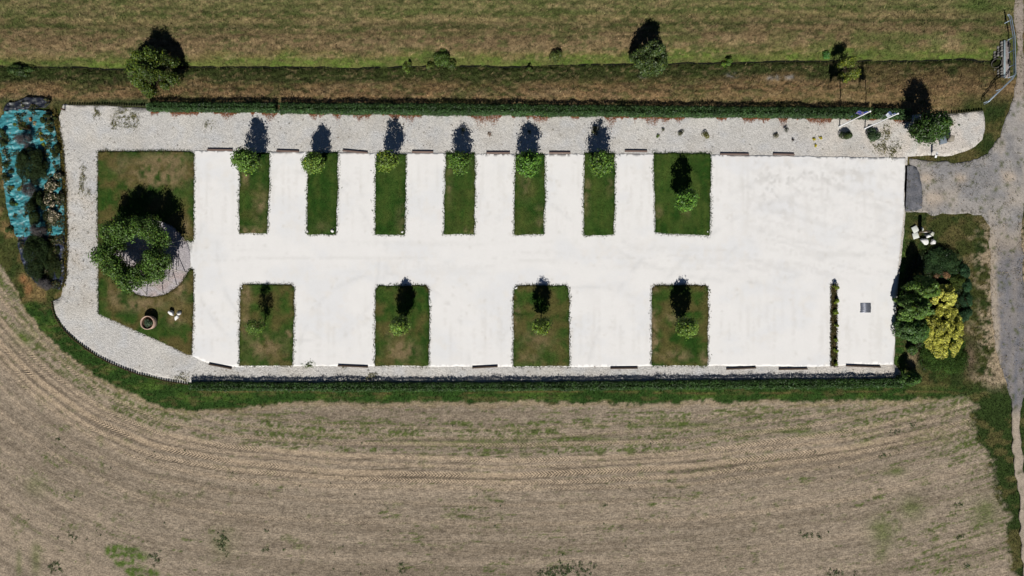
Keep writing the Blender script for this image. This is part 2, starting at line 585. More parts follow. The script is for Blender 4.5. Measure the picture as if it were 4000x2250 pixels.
    rows = 0.5 + 0.5 * np.sin(d / 11.5 * 2 * math.pi + 3 * fbm(u / 300, d / 40, 109, 2))
    rmask = smooth(0.42, 0.62, fbm(px / 400, py / 160, 111, 3)) * smooth(120, 200, d)
    f = mix(f, SOIL_D, 0.42 * rmask * rows * smooth(0.35, 0.6, fbm(u / 80, d / 30, 112, 3)))
    gb = 0.20 * smooth(-260, -190, d) * (1 - smooth(-90, -50, d)) + 0.07 * smooth(2200, 3200, px) * smooth(-120, -60, d) * (1 - smooth(120, 200, d)) \
        + 0.10 * smooth(3300, 3800, px)
    st3 = fbm(u / 45, d / 5.0, 115, 4)
    gm = smooth(0.585, 0.70, st2 * 0.40 + st3 * 0.40 + n_big * 0.20 + 0.75 * gb)
    gm = np.clip(gm + 0.55 * smooth(0.66, 0.78, fbm(px / 50, py / 42, 113, 4)), 0, 1)
    gm = gm * smooth(0.30, 0.58, fbm(px / 9, py / 7, 116, 3))
    f = mix(f, FGREEN, np.clip(0.95 * gm, 0, 1))
    pg = np.clip(2.2 * gauss(px, py, 510, 2190, 60, 42) * (0.2 + 1.5 * n_mid) + 2.2 * gauss(px, py, 460, 2150, 50, 25) * (0.1 + 1.2 * n_mid)
                 + 2.0 * gauss(px, py, 560, 2240, 60, 20) * (0.2 + 1.2 * n_mid), 0, 1)
    f = mix(f, lin((74, 98, 34)), np.clip(smooth(0.25, 1.0, pg) * smooth(0.33, 0.60, 0.6 * n_fin + 0.4 * n_mid), 0, 0.92))
    for (cx, cy, rx, ry, k) in ((140, 2190, 18, 60, .8), (75, 2200, 12, 50, .6), (90, 1320, 45, 40, .8), (140, 1900, 40, 40, .5), (870, 2120, 45, 50, .5), (3440, 2080, 50, 60, .75), (3560, 1990, 50, 50, .6),
                                (3850, 2000, 60, 60, .6), (3170, 1695, 30, 8, .7), (3500, 1840, 35, 18, .8), (2700, 1660, 140, 10, .7), (2240, 1715, 200, 8, .7), (3060, 1685, 160, 7, .9), (1780, 1727, 180, 6, .9), (3440, 2160, 25, 35, .6)):
        f = mix(f, lin((82, 98, 42)), np.clip(k * gauss(px, py, cx, cy, rx, ry) * (0.25 + 1.3 * n_mid), 0, 1))
    # wheel tracks
    trk = np.zeros(px.shape); tw = np.zeros(px.shape); rut = np.zeros(px.shape)
    for (d0, w, a) in ((-118, 8, .6), (-66, 10, .85), (-40, 8, .6), (-8, 12, 1.0), (22, 10, .9), (52, 8, .5), (-152, 6, .45), (-190, 6, .35), (110, 7, .3), (190, 8, .3)):
        wob = 5 * np.sin(u / 330 + d0)
        tk_ = a * np.exp(-(((d - d0 - wob) / w) ** 4)) * (0.55 + 0.6 * fbm(u / 500, d / 60, 117 + int(d0), 3))
        tw = np.where(tk_ > trk, d - d0 - wob, tw)
        trk = np.maximum(trk, tk_)
        for sg in (-1, 1):
            rut = np.maximum(rut, a * np.exp(-(((d - d0 - wob - sg * (w + 3)) / 2.6) ** 2)) * smooth(0.40, 0.58, fbm(u / 260, d * 0 + sg, 127 + int(d0), 3)))
    trk = np.clip(trk, 0, 1) * (1 - 0.5 * smooth(3300, 3800, px))
    f = mix(f, lin((173, 154, 130)), 0.95 * trk)
    f = mix(f, SOIL_D * 0.72, np.clip(0.85 * rut, 0, 0.85))
    edge = 0.8 * smooth(0.55, 0.7, fbm(u / 150, (d) / 9, 121, 3)) * np.exp(-((np.abs(d + 88) - 4) / 7) ** 2)
    f = mix(f, SOIL_D, 0.5 * edge)
    # field outline, ragged
    rag = (n_mid - 0.5) * 34 + (n_fin - 0.5) * 22
    inf = smooth(-5, 6, py - field_edge(px) + rag)
    rx = np.interp(py, FRX, FRY)
    inf = inf * (1 - smooth(-14, 16, px - rx + (n_mid - 0.5) * 90 + (n_fin - 0.5) * 50) * smooth(1500, 1540, py))
    rv = np.tile(lin((50, 66, 30)), px.shape + (1,))
    rv = mix(rv, lin((104, 96, 60)), 0.7 * smooth(0.52, 0.66, n_mid))
    c = mix(c, rv, smooth(3740, 3800, px) * smooth(1480, 1560, py))
    c = mix(c, f, inf)
    # brown lip of straw at the field edge
    lip = np.exp(-(((py - field_edge(px) + rag - 10) / 9) ** 2)) * (1 - smooth(3600, 3750, px)) * smooth(0, 60, px)
    c = mix(c, STRAW, 0.35 * lip)
    c = c * (0.80 + 0.40 * n_fin + 0.0 * inf)[..., None]
    ground_colour.tw = tw / PXM
    return c * KALB, trk * inf, u / PXM, d / PXM, inf


def ground_z(px, py):
    """height in metres; px,py are unprojected ground pixels"""
    q = py - (ditch(px) - 14) + 262
    w = np.array([-9000, 120, 165, 205, 236, 257, 262, 268, 290, 330, 385, 402, 420, 9000])
    hz = np.array([-0.12, -0.12, -0.20, -0.50, -0.88, -1.12, -1.30, -1.12, -0.86, -0.48, -0.10, -0.05, -0.04, -0.04])
    z = np.interp(q, w, hz)
    k = smooth(3900, 3930, px)
    z = z * (1 - k) - 0.04 * k
    # flat under the lot, slightly uneven outside
    out = 1 - smooth(190, 240, px) * (1 - smooth(3790, 3860, px)) * smooth(410, 425, py) * (1 - smooth(1500, 1525, py))
    z = z + out * (0.12 * (fbm(px / 70, py / 70, 201, 3) - 0.5) + 0.10 * (fbm(px / 18, py / 18, 203, 3) - 0.5)) * (1 - 0.85 * smooth(3740, 3790, px))
    z = z + 0.26 * (fbm(px / 15, py / 10, 207, 3) - 0.5) * (1 - smooth(385, 402, q)) * (1 - smooth(3890, 3920, px))
    z = z - 0.14 * out * smooth(1520, 1600, py) - 0.03
    return z


# ------------------------------------------------------------------ ground sheet
def axis(lo, hi, step, far):
    mid = np.arange(lo, hi + step / 2, step)
    g = []; d = step
    x = hi
    while x < far:
        d *= 1.35
        x += d
        g.append(x)
    g = np.array(g)
    return np.concatenate([-(g - hi)[::-1] + lo, mid, g])


gx = axis(-57.0, 57.0, 0.15, 2600.0)
gy = axis(-33.0, 33.0, 0.15, 2600.0)
GX, GY = np.meshgrid(gx, gy)
UPX = 2000 + GX * PXM; UPY = 1125 - GY * PXM
GZ = ground_z(UPX, UPY)
sc = CAMH / (CAMH - GZ)
gcol, gtrk, gu, gv, ginf = ground_colour(2000 + (UPX - 2000) * sc, 1125 + (UPY - 1125) * sc)
gtw = ground_colour.tw
# far beyond the lot the vertices are too sparse for patches: settle to the plain field colours
far = smooth(300, 1600, np.maximum(np.abs(UPX - 2000) - 2050, np.abs(UPY - 1125) - 1180))
plain = mix(np.tile(lin((104, 100, 64)) * KALB, UPX.shape + (1,)), SOIL * KALB, smooth(900, 1700, UPY))
gcol = mix(gcol, plain, far)
# wheel ruts and clods are relief too
GZ = GZ - 0.03 * gtrk + ginf * 0.05 * (fbm(UPX / 7, UPY / 7, 211, 2) - 0.5)
ny, nx = GX.shape
idx = np.arange(nx * ny).reshape(ny, nx)
quads = np.stack([idx[:-1, :-1], idx[:-1, 1:], idx[1:, 1:], idx[1:, :-1]], -1).reshape(-1, 4)
gm_ = make_mesh('ground', np.stack([GX, GY, GZ], -1).reshape(-1, 3), quads, np.zeros((0, 3), np.int64))


def pcol(me, c):
    a = me.attributes.new('col', 'FLOAT_COLOR', 'POINT')
    cc = np.ones((len(me.vertices), 4), np.float32); cc[:, :3] = c.reshape(-1, 3)
    a.data.foreach_set('color', cc.ravel())


def pfloat(me, nm, v):
    a = me.attributes.new(nm, 'FLOAT', 'POINT')
    a.data.foreach_set('value', np.asarray(v, np.float32).ravel())


pcol(gm_, gcol)
pfloat(gm_, 'tu', gu)
# position across the nearest wheel mark
tv = (gv * PXM + 10) % 27.0 / PXM - 13.5 / PXM
pfloat(gm_, 'tv', gv)
pfloat(gm_, 'fk', ginf)
pfloat(gm_, 'tw', gtw)
pfloat(gm_, 'tk', gtrk * smooth(0.30, 0.6, fbm(UPX / 240, UPY / 60, 221, 3)) * 1.3)
gm_.materials.append(M_TERRAIN)
gm_.polygons.foreach_set('use_smooth', np.ones(len(gm_.polygons), bool))
tag(add('ground', gm_), kind='structure', label='stubble field, ditch banks and grass verges round the car park')


# ------------------------------------------------------------------ sheets with exact outlines
def rough_outline(pts, step=14.0, amp=3.0, seed=0, closed=True):
    P = np.asarray(pts, float)
    out = []
    n = len(P)
    for i in range(n):
        a = P[i]; b = P[(i + 1) % n]
        L = np.linalg.norm(b - a)
        m = max(1, int(L / step))
        nrm = np.array([-(b - a)[1], (b - a)[0]]) / (L + 1e-9)
        for k in range(m):
            p = a + (b - a) * k / m
            w = (fbm(np.array([p[0] / 38.0 + 7 * seed]), np.array([p[1] / 38.0]), 300 + seed, 3)[0] - 0.5) * 2 * amp
            out.append(p + nrm * w)
    return np.array(out)


def inside(poly, x, y):
    poly = np.asarray(poly)
    r = np.zeros(x.shape, bool)
    n = len(poly)
    for i in range(n):
        x0, y0 = poly[i]; x1, y1 = poly[(i + 1) % n]
        if y0 == y1: continue
        c = ((y0 > y) != (y1 > y)) & (x < (x1 - x0) * (y - y0) / (y1 - y0) + x0)
        r ^= c
    return r


def sheet_mesh(name, outline, spacing, zfun, colfun, mat, skirt=0.0):
    """outline in photograph pixels -> triangulated sheet with grid points inside"""
    O = np.asarray(outline)
    x0, y0 = O.min(0); x1, y1 = O.max(0)
    sp = spacing * PXM
    X, Y = np.meshgrid(np.arange(x0 + sp / 2, x1, sp), np.arange(y0 + sp / 2, y1, sp))
    X = X + rng.uniform(-.3, .3, X.shape) * sp; Y = Y + rng.uniform(-.3, .3, Y.shape) * sp
    m = inside(O, X, Y)
    P = np.concatenate([O, np.stack([X[m], Y[m]], 1)])
    n = len(O)
    res = delaunay_2d_cdt([Vector(p) for p in P], [(i, (i + 1) % n) for i in range(n)], [], 1, 0.01)
    V = np.array([(v.x, v.y) for v in res[0]])
    T = np.array([f for f in res[2] if len(f) == 3], np.int64)
    px, py = V[:, 0], V[:, 1]
    z = zfun(px, py) if callable(zfun) else np.full(len(px), float(zfun))
    co = np.stack([(px - 2000) / PXM, (1125 - py) / PXM, z], 1)
    a, b, c = co[T[:, 0]], co[T[:, 1]], co[T[:, 2]]
    flip = ((b - a)[:, 0] * (c - a)[:, 1] - (b - a)[:, 1] * (c - a)[:, 0]) < 0
    T[flip] = T[flip][:, ::-1]
    colr = colfun(px, py)
    q = np.zeros((0, 4), np.int64)
    if skirt:
        nv = len(co)
        edges = {}
        for f in T:
            for i in range(3):
                e = (f[i], f[(i + 1) % 3]); edges[e] = edges.get(e, 0) + 1
        be = [(i, j) for (i, j) in edges if (j, i) not in edges]
        ids = {}
        ext = []; extc = []
        for (i, j) in be:
            for k in (i, j):
                if k not in ids:
                    ids[k] = nv + len(ext); ext.append(co[k] - np.array([0, 0, skirt])); extc.append(colr[k])
        if ext:
            co = np.concatenate([co, np.array(ext)]); colr = np.concatenate([colr, np.array(extc)])
            q = np.array([(j, i, ids[i], ids[j]) for (i, j) in be], np.int64)
    me = make_mesh(name, co, q, T)
    pcol(me, colr)
    me.materials.append(mat)
    me.polygons.foreach_set('use_smooth', np.ones(len(me.polygons), bool))
    return me


# pale gravel that surrounds and underlies the lot
GRAVEL = [(248, 408), (420, 412), (590, 424), (960, 428), (1500, 434), (2100, 440), (2700, 446), (3200, 450), (3500, 452), (3640, 446), (3740, 442),
          (3838, 430), (3846, 462), (3846, 505), (3836, 545), (3808, 572), (3768, 592), (3720, 606), (3690, 612), (3640, 606), (3600, 609), (3546, 612),
          (3536, 840), (3522, 1000), (3508, 1120), (3500, 1250), (3492, 1420), (3516, 1450), (3524, 1490), (3000, 1495), (2000, 1502), (1200, 1504), (748, 1502),
          (660, 1488), (545, 1462), (430, 1418), (330, 1356), (262, 1296), (222, 1240), (206, 1176), (238, 1160), (248, 1110), (256, 1040), (256, 900), (252, 760), (250, 640), (236, 520), (230, 455)]


def gravel_col(px, py):
    n = fbm(px / 120, py / 120, 401, 4); m = fbm(px / 30, py / 30, 403, 3)
    c = np.tile(lin((199, 196, 191)), px.shape + (1,))
    c = mix(c, lin((206, 202, 195)), smooth(0.4, 0.7, n))
    c = mix(c, lin((180, 184, 190)), 0.35 * smooth(0.5, 0.7, m))
    c = mix(c, lin((214, 200, 184)), 0.5 * smooth(3000, 3400, px) * smooth(0.3, 0.6, m))
    c = mix(c, lin((200, 190, 176)), 0.6 * smooth(0.55, 0.7, fbm(px / 60, py / 60, 405, 3)) * (1 - smooth(300, 420, px)) )
    c = mix(c, lin((186, 180, 170)), 0.45 * smooth(0.52, 0.70, fbm(px / 90, py / 50, 407, 4)))
    c = c * (0.95 + 0.1 * m)[..., None]
    return c * KALB


go = rough_outline(GRAVEL, 16, 3.0, 1)
tag(add('gravel_surround', sheet_mesh('gravel_surround', go, 0.6, 0.0, gravel_col, M_GRAVEL, 0.12)), kind='structure', label='pale loose gravel border round the parking bays')

LOT = [(760, 588), (960, 592), (1200, 594), (1500, 598), (1850, 600), (2200, 603), (2560, 602), (2800, 606), (3100, 610), (3300, 613), (3536, 616), (3532, 700), (3530, 830),
       (3518, 930), (3508, 1040), (3500, 1180), (3494, 1330), (3488, 1424), (3380, 1422), (3200, 1434), (3000, 1430), (2780, 1428), (2540, 1430), (2250, 1434), (2000, 1432),
       (1680, 1432), (1460, 1430), (1160, 1430), (950, 1434), (900, 1430), (840, 1424), (790, 1408), (752, 1392), (754, 1200), (757, 1060), (746, 1040), (742, 990), (752, 950), (757, 800)]
ARCS = [(1180, 1000, 330, 7), (1120, 1030, 360, 6), (3300, 1600, 860, 8), (3250, 1650, 980, 8), (3350, 1560, 760, 8), (2900, 60, 1000, 8), (2900, 40, 1060, 7), (2300, 1500, 380, 6), (1500, 1400, 330, 6)]


def lot_col(px, py):
    n = fbm(px / 160, py / 90, 411, 4); m = fbm(px / 26, py / 26, 413, 4); fine = fbm(px / 9, py / 9, 414, 3)
    c = np.tile(lin((233, 231, 228)), px.shape + (1,))
    c = mix(c, lin((226, 226, 226)), 0.8 * smooth(0.4, 0.65, n))
    c = mix(c, lin((228, 221, 210)), 0.35 * smooth(0.50, 0.75, m) * smooth(0.4, 0.6, n))
    for (cx, cy, r, w) in ARCS:
        dd = np.abs(np.hypot(px - cx, py - cy) - r)
        a = np.exp(-(dd / w) ** 2) * smooth(0.42, 0.68, fbm(px / 70, py / 70, 415 + int(r), 3))
        c = mix(c, lin((206, 205, 203)), 0.45 * a)
    hz = fbm(px / 300, py / 8, 421, 4)
    c = mix(c, lin((216, 214, 210)), 0.5 * smooth(0.55, 0.7, hz) * np.exp(-((py - 1000) / 70) ** 2))
    vt = fbm(px / 8, py / 220, 423, 4)
    c = mix(c, lin((214, 211, 206)), 0.45 * smooth(0.56, 0.70, vt) * (np.exp(-((py - 760) / 140) ** 2) + np.exp(-((py - 1290) / 120) ** 2)))
    worn = gauss(px, py, 3200, 690, 260, 70) + 0.8 * gauss(px, py, 3020, 780, 90, 120)
    c = mix(c, lin((192, 190, 186)), np.clip(0.55 * worn * smooth(0.50, 0.66, 0.4 * m + 0.6 * fine), 0, 1))
    dg = fbm((px + py * 0.6) / 260, (py - px * 0.28) / 10, 427, 4)
    c = mix(c, lin((212, 210, 207)), 0.4 * smooth(0.54, 0.68, dg) * smooth(2700, 3050, px) * (1 - smooth(1050, 1200, py)))
    spk = smooth(0.76, 0.82, fbm(px / 6, py / 6, 429, 2))
    c = mix(c, lin((200, 196, 188)), 0.35 * spk * smooth(0.5, 0.6, m))
    return c * KALB


lo = rough_outline(LOT, 10, 3.2, 2)
tag(add('parking_surface', sheet_mesh('parking_surface', lo, 0.28, 0.035, lot_col, M_LIME, 0.03)), kind='structure', label='bright white rolled limestone parking surface with drive lane')

# road and drive on the right
ROAD = [(3962, -2400), (3962, -400), (3965, -60), (3966, 60), (3972, 180), (3976, 300), (3958, 370), (3948, 420), (3916, 500), (3880, 575), (3860, 600), (3800, 625), (3720, 634), (3660, 632), (3600, 622), (3552, 616),
        (3544, 700), (3540, 828), (3600, 834), (3700, 838), (3790, 836), (3840, 850), (3866, 890), (3872, 1000), (3874, 1150), (3882, 1300), (3900, 1420), (3935, 1500), (3948, 1560), (3954, 1700),
        (3962, 1810), (3978, 1880), (3988, 2000), (3996, 2250), (4005, 2700), (4060, 4600), (4100, 4600), (4060, 2700), (4030, 2250), (4014, 2000), (3998, 1850), (3986, 1700), (3984, 1600), (4010, 1540), (4030, 1400), (4015, 1220), (3996, 1100), (3994, 900), (4000, 800), (4030, 700), (4040, 500), (3999, 300), (3998, 100), (3996, -60), (3996, -400), (3996, -2400)]


def road_col(px, py):
    n = fbm(px / 90, py / 90, 431, 4); m = fbm(px / 24, py / 24, 433, 4); f = fbm(px / 8, py / 8, 437, 3)
    c = np.tile(lin((158, 153, 148)), px.shape + (1,))
    c = mix(c, lin((140, 138, 138)), smooth(0.4, 0.65, n))
    c = mix(c, lin((126, 124, 122)), 0.6 * smooth(0.55, 0.68, fbm(px / 34, py / 20, 439, 4)))
    c = mix(c, lin((172, 162, 150)), 0.6 * smooth(0.52, 0.68, fbm(px / 60, py / 110, 435, 4)))
    c = mix(c, lin((158, 146, 134)), (1 - smooth(330, 440, py)) * 0.9)
    for (cx, cy, r) in ((3620, 695, 26), (3752, 696, 22), (3650, 775, 34), (3940, 690, 26)):
        c = mix(c, lin((184, 168, 150)), 0.75 * np.clip(1.3 * gauss(px, py, cx, cy, r, r * .8) * (0.5 + m), 0, 1))
    low = smooth(860, 960, py)
    c = mix(c, lin((172, 158, 140)), 0.8 * low)
    strk = fbm(px / 7, py / 190, 445, 4)
    core = smooth(3882, 3906, px - (py - 1000) * 0.03 + 26 * (m - 0.5)) * smooth(900, 1040, py + 60 * (n - 0.5))
    c = mix(c, lin((108, 110, 118)), np.clip(0.95 * core * (0.35 + 0.5 * m + 0.5 * strk), 0, 1))
    c = mix(c, lin((146, 138, 130)), 0.5 * core * np.exp(-((px - 3955 - 8 * np.sin(py / 150)) / 9) ** 2))
    c = mix(c, lin((184, 168, 146)), smooth(1560, 1640, py) * 0.7)
    c = mix(c, lin((80, 86, 52)), 0.85 * smooth(0.60, 0.70, 0.5 * f + 0.5 * m) )
    return c * KALB * (0.92 + 0.16 * f)[..., None]


def road_z(px, py):
    return np.full(px.shape, -0.03) + 0.02 * (fbm(px / 60, py / 60, 441, 2) - 0.5)


ro = rough_outline(ROAD, 9, 11.0, 3)
tag(add('gravel_road', sheet_mesh('gravel_road', ro, 0.3, road_z, road_col, M_ROAD, 0.12)), kind='structure', label='grey gravel farm road with drive into the car park')
PATCH = [(3534, 646), (3556, 645), (3580, 652), (3592, 680), (3598, 720), (3602, 770), (3600, 812), (3580, 822), (3534, 826), (3531, 740)]


def patch_col(px, py):
    m = fbm(px / 20, py / 20, 443, 4)
    c = mix(np.tile(lin((98, 100, 106)), px.shape + (1,)), lin((116, 116, 121)), smooth(0.4, 0.7, m))
    return c * KALB


tag(add('asphalt_patch', sheet_mesh('asphalt_patch', rough_outline(PATCH, 8, 3.5, 4), 0.4, 0.0, patch_col, M_ROAD, 0.03)), kind='structure', label='dark grey patch across the mouth of the drive')

# dark watery strip standing in for the shade along the ditch bottom
wx = np.arange(-300, 3905, 12.0)
wyc = ditch(wx) - 14
hw = 0.6 + 4.5 * fbm(wx / 60, wx * 0, 451, 3) + 7 * smooth(3820, 3860, wx)
mbw = MB()
Vw = []
for side in (-1, 1):
    for i in range(len(wx)):
        x, y, _ = W(wx[i], wyc[i] + side * hw[i])
        Vw.append((x, y, -1.20))
nw = len(wx)
mbw.quads(Vw, [(nw + i, nw + i + 1, i + 1, i) for i in range(nw - 1)], (0.01, 0.01, 0.008))
tag(mbw.build('ditch_shade_strip', M_DITCH_SHADE), kind='structure', label='narrow dark watery strip standing in for shade along the ditch bottom')


# ------------------------------------------------------------------ grass and leaves
def blades(mb, x, y, z, h, w, col, lean=0.7, seed=0):
    r = np.random.default_rng(seed)
    n = len(x)
    a = r.uniform(0, 2 * np.pi, n)
    b = r.uniform(0, 2 * np.pi, n)
    l = h * lean * r.uniform(0.3, 1.2, n)
    dx, dy = np.cos(a) * w / 2, np.sin(a) * w / 2
    V = np.empty((n, 3, 3))
    V[:, 0] = np.stack([x - dx, y - dy, z], 1)
    V[:, 1] = np.stack([x + dx, y + dy, z], 1)
    V[:, 2] = np.stack([x + np.cos(b) * l, y + np.sin(b) * l, z + h], 1)
    mb.tris(V.reshape(-1, 3), np.arange(3 * n).reshape(-1, 3), col)


def leaves(mb, P, N, size, col, seed=0, aspect=0.62, jitter=0.6):
    """folded leaf quads at P facing N"""
    r = np.random.default_rng(seed)
    n = len(P)
    N = N + r.normal(0, jitter, (n, 3))
    N /= np.linalg.norm(N, axis=1)[:, None] + 1e-9
    t = r.normal(0, 1, (n, 3))
    a = np.cross(N, t); a /= np.linalg.norm(a, axis=1)[:, None] + 1e-9
    b = np.cross(N, a)
    L = (size * r.uniform(0.7, 1.3, n))[:, None]
    V = np.empty((n, 4, 3))
    V[:, 0] = P - a * L * 0.5
    V[:, 1] = P + b * L * aspect * 0.5 + N * L * 0.12
    V[:, 2] = P + a * L * 0.5
    V[:, 3] = P - b * L * aspect * 0.5 + N * L * 0.12
    mb.quads(V.reshape(-1, 3), np.arange(4 * n).reshape(-1, 4), col)


def leafcol(n, base, r, var=0.3, yel=0.1, groups=None):
    """per leaf colours: clump shade * leaf shade, a few yellowish"""
    base = np.asarray(base, float)
    k = np.exp(r.normal(0, var, n))
    c = base[None, :] * k[:, None]
    if groups is not None:
        gk = np.exp(np.random.default_rng(int(base[1] * 1e6) % 9999).normal(0, 0.22, groups.max() + 1))
        c = c * gk[groups][:, None]
    y = r.uniform(0, 1, n) < yel
    c[y] = c[y] * np.array([1.6, 1.25, 0.7])
    return np.clip(c, 0, 0.8)


# loose grass over the open ground: dry and green blades, weeds and straw, too many to count
def scatter_ground(n, seed):
    r = np.random.default_rng(seed)
    px = r.uniform(-60, 4060, n); py = r.uniform(-60, 2310, n)
    return px, py


LOT_ALL = np.array(go)
ROADP = np.array(ro)
mbg = MB()
px, py = scatter_ground(520000, 501)
keep = ~inside(LOT_ALL, px, py)
inr = inside(ROADP, px, py)
ii = np.nonzero(inr)[0]
de = np.full(len(px), 99.0)
for a_ in range(0, len(ii), 4000):
    b_ = ii[a_:a_ + 4000]
    de[b_] = np.sqrt(((px[b_][:, None] - ROADP[None, :, 0]) ** 2 + (py[b_][:, None] - ROADP[None, :, 1]) ** 2).min(1))
keep &= ~(inr & (fbm(px / 26, py / 26, 507, 4) + 0.05 * fbm(px / 7, py / 7, 508, 2) < 0.44 + 0.22 * smooth(2, 26, de)))
px, py = px[keep], py[keep]
z = ground_z(px, py)
s_ = CAMH / (CAMH - z)
cc, tk, _, _, inf = ground_colour(2000 + (px - 2000) * s_, 1125 + (py - 1125) * s_)
r_ = np.random.default_rng(503)
keep = (r_.uniform(0, 1, len(px)) < np.where(inf > 0.5, 0.50, 1.0)) & (tk < 0.6)
px, py, z, cc, inf = px[keep], py[keep], z[keep], cc[keep], inf[keep]
n = len(px)
k = np.exp(r_.normal(0, 0.38, n)) * np.where(inf > 0.5, 1.0, 0.7 + 0.6 * fbm(px / 7, py / 7, 509, 2))
hh = np.where(inf > 0.5, r_.uniform(0.04, 0.12, n), r_.uniform(0.10, 0.32, n))
ww = np.where(inf > 0.5, r_.uniform(0.03, 0.06, n), r_.uniform(0.03, 0.07, n))
blades(mbg, (px - 2000) / PXM, (1125 - py) / PXM, z - 0.02, hh, ww, np.clip(cc * k[:, None] * 1.12, 0, 0.7), 1.0, 505)
tag(mbg.build('wild_grass', M_BLADE), 'dry and green grass and stubble over the verges and field', 'grass', kind='stuff')


# ------------------------------------------------------------------ mown grass beds
def turf_col(px, py, dry, seed, patches=()):
    n = fbm(px / 60, py / 60, seed, 4); m = fbm(px / 16, py / 16, seed + 3, 3)
    st = fbm(px / 5, py / 120, seed + 5, 3)
    c = np.tile(lin((58, 82, 32)), px.shape + (1,))
    c = mix(c, lin((42, 72, 24)), smooth(0.42, 0.62, n))
    c = mix(c, lin((78, 92, 40)), 0.5 * smooth(0.5, 0.7, st))
    c = mix(c, lin((98, 88, 52)), np.clip(0.75 * dry * smooth(0.42, 0.66, fbm(px / 40, py / 40, seed + 7, 5)), 0, 1))
    for (cx, cy, rx, ry, k) in patches:
        c = mix(c, lin((130, 114, 84)), np.clip(k * 1.5 * gauss(px, py, cx, cy, rx, ry) * smooth(0.36, 0.60, 0.5 * m + 0.5 * fbm(px / 7, py / 9, seed + 11, 3)), 0, 1))
    return c * KALB * (0.85 + 0.3 * m)[..., None]


def grass_bed(name, outline, dry, seed, label, cat, group, patches=(), bare=(), holes=None, step=8, amp=3.8, dens=230):
    O = rough_outline(outline, step, amp, seed)
    cf = lambda a, b: turf_col(a, b, dry, seed, patches)
    zf = lambda a, b: 0.085 + 0.03 * (fbm(a / 12, b / 12, seed + 9, 2) - 0.5)
    me = sheet_mesh(name + '_soil', O, 0.35, zf, cf, M_TURF, 0.09)
    root = add(name, me)
    # blades inside and a frayed fringe along the edge
    r = np.random.default_rng(seed)
    x0, y0 = O.min(0); x1, y1 = O.max(0)
    area = (x1 - x0) * (y1 - y0) / PXM ** 2
    n = int(area * dens)
    px = r.uniform(x0, x1, n); py = r.uniform(y0, y1, n)
    k = inside(O, px, py)
    if holes is not None:
        k &= ~inside(holes, px, py)
    px, py = px[k], py[k]
    c = cf(px, py) * np.exp(r.normal(0, 0.28, len(px)))[:, None] * 1.1
    mb = MB()
    blades(mb, (px - 2000) / PXM, (1125 - py) / PXM, np.full(len(px), 0.07), r.uniform(0.05, 0.11, len(px)), r.uniform(0.025, 0.05, len(px)), np.clip(c, 0, 0.6), 1.0, seed + 1)
    # fringe
    per = np.concatenate([O, O[:1]])
    seg = np.linalg.norm(np.diff(per, axis=0), axis=1)
    s = np.concatenate([[0], np.cumsum(seg)])
    m = int(s[-1] / PXM * 85)
    t = r.uniform(0, s[-1], m)
    clump = fbm(t / 9, t * 0, seed + 13, 3)
    fx = np.interp(t, s, per[:, 0]) + r.normal(0, 3.4, m) * (0.2 + 1.8 * clump); fy = np.interp(t, s, per[:, 1]) + r.normal(0, 3.4, m) * (0.2 + 1.8 * clump)
    c = cf(fx, fy) * np.exp(r.normal(-0.05, 0.28, m))[:, None]
    blades(mb, (fx - 2000) / PXM, (1125 - fy) / PXM, np.full(m, 0.03), r.uniform(0.06, 0.17, m), r.uniform(0.04, 0.08, m), np.clip(c, 0, 0.6), 1.2, seed + 2)
    g = mb.build('grass_blades', M_BLADE, root)
    g['kind'] = 'stuff'
    tag(root, label, cat, group)
    return root


UP = [  # x0 top, x1 top, x1 bottom, x0 bottom, y0, y1, dry
    (940, 1055, 1043, 937, 598, 911, 0.45, 'leftmost narrow grass strip of the upper row'),
    (1208, 1320, 1313, 1200, 597, 916, 0.15, 'second narrow grass strip from the left in the upper row'),
    (1472, 1586, 1580, 1466, 603, 916, 0.15, 'third narrow grass strip from the left in the upper row'),
    (1744, 1854, 1851, 1735, 600, 915, 0.25, 'fourth narrow grass strip from the left in the upper row'),
    (2014, 2126, 2124, 2010, 604, 916, 0.35, 'fifth narrow grass strip from the left in the upper row'),
    (2284, 2400, 2396, 2282, 600, 918, 0.15, 'rightmost narrow grass strip of the upper row')]
for i, (a, b, c, d, y0, y1, dry, lab) in enumerate(UP):
    grass_bed('grass_strip', [(a, y0), (b, y0), ((b + c) / 2 + 3, (y0 + y1) / 2), (c, y1), (d, y1), ((a + d) / 2 - 2, (y0 + y1) / 2)], dry, 600 + 20 * i, lab, 'grass strip', 'narrow grass strips between upper bays', patches=(((d + 30, y1 - 10, 50, 12, 1.1), (a + 20, y0 + 90, 14, 40, .6), (c - 25, y0 + 200, 22, 60, .6)), ((d + 60, y1 - 30, 30, 20, .25),), ((c - 14, y1 - 60, 14, 50, .5),), ((a + 12, y0 + 120, 12, 60, .45), (c - 20, y1 - 14, 20, 10, .7)), ((c - 14, y1 - 70, 14, 40, .6), (a + 40, y0 + 120, 24, 50, .35)), ((a + 8, y0 + 160, 9, 70, .7), (c - 12, y0 + 130, 12, 30, .4)))[i])
grass_bed('grass_bed', [(2554, 599), (2776, 602), (2774, 750), (2770, 918), (2600, 914), (2560, 908), (2556, 750)], 0.15, 730, 'wide grass bed ending the upper row, beside the open turning area', 'grass bed', 'wide grass beds', patches=((2570, 828, 14, 22, .7), (2675, 828, 16, 22, .5)))
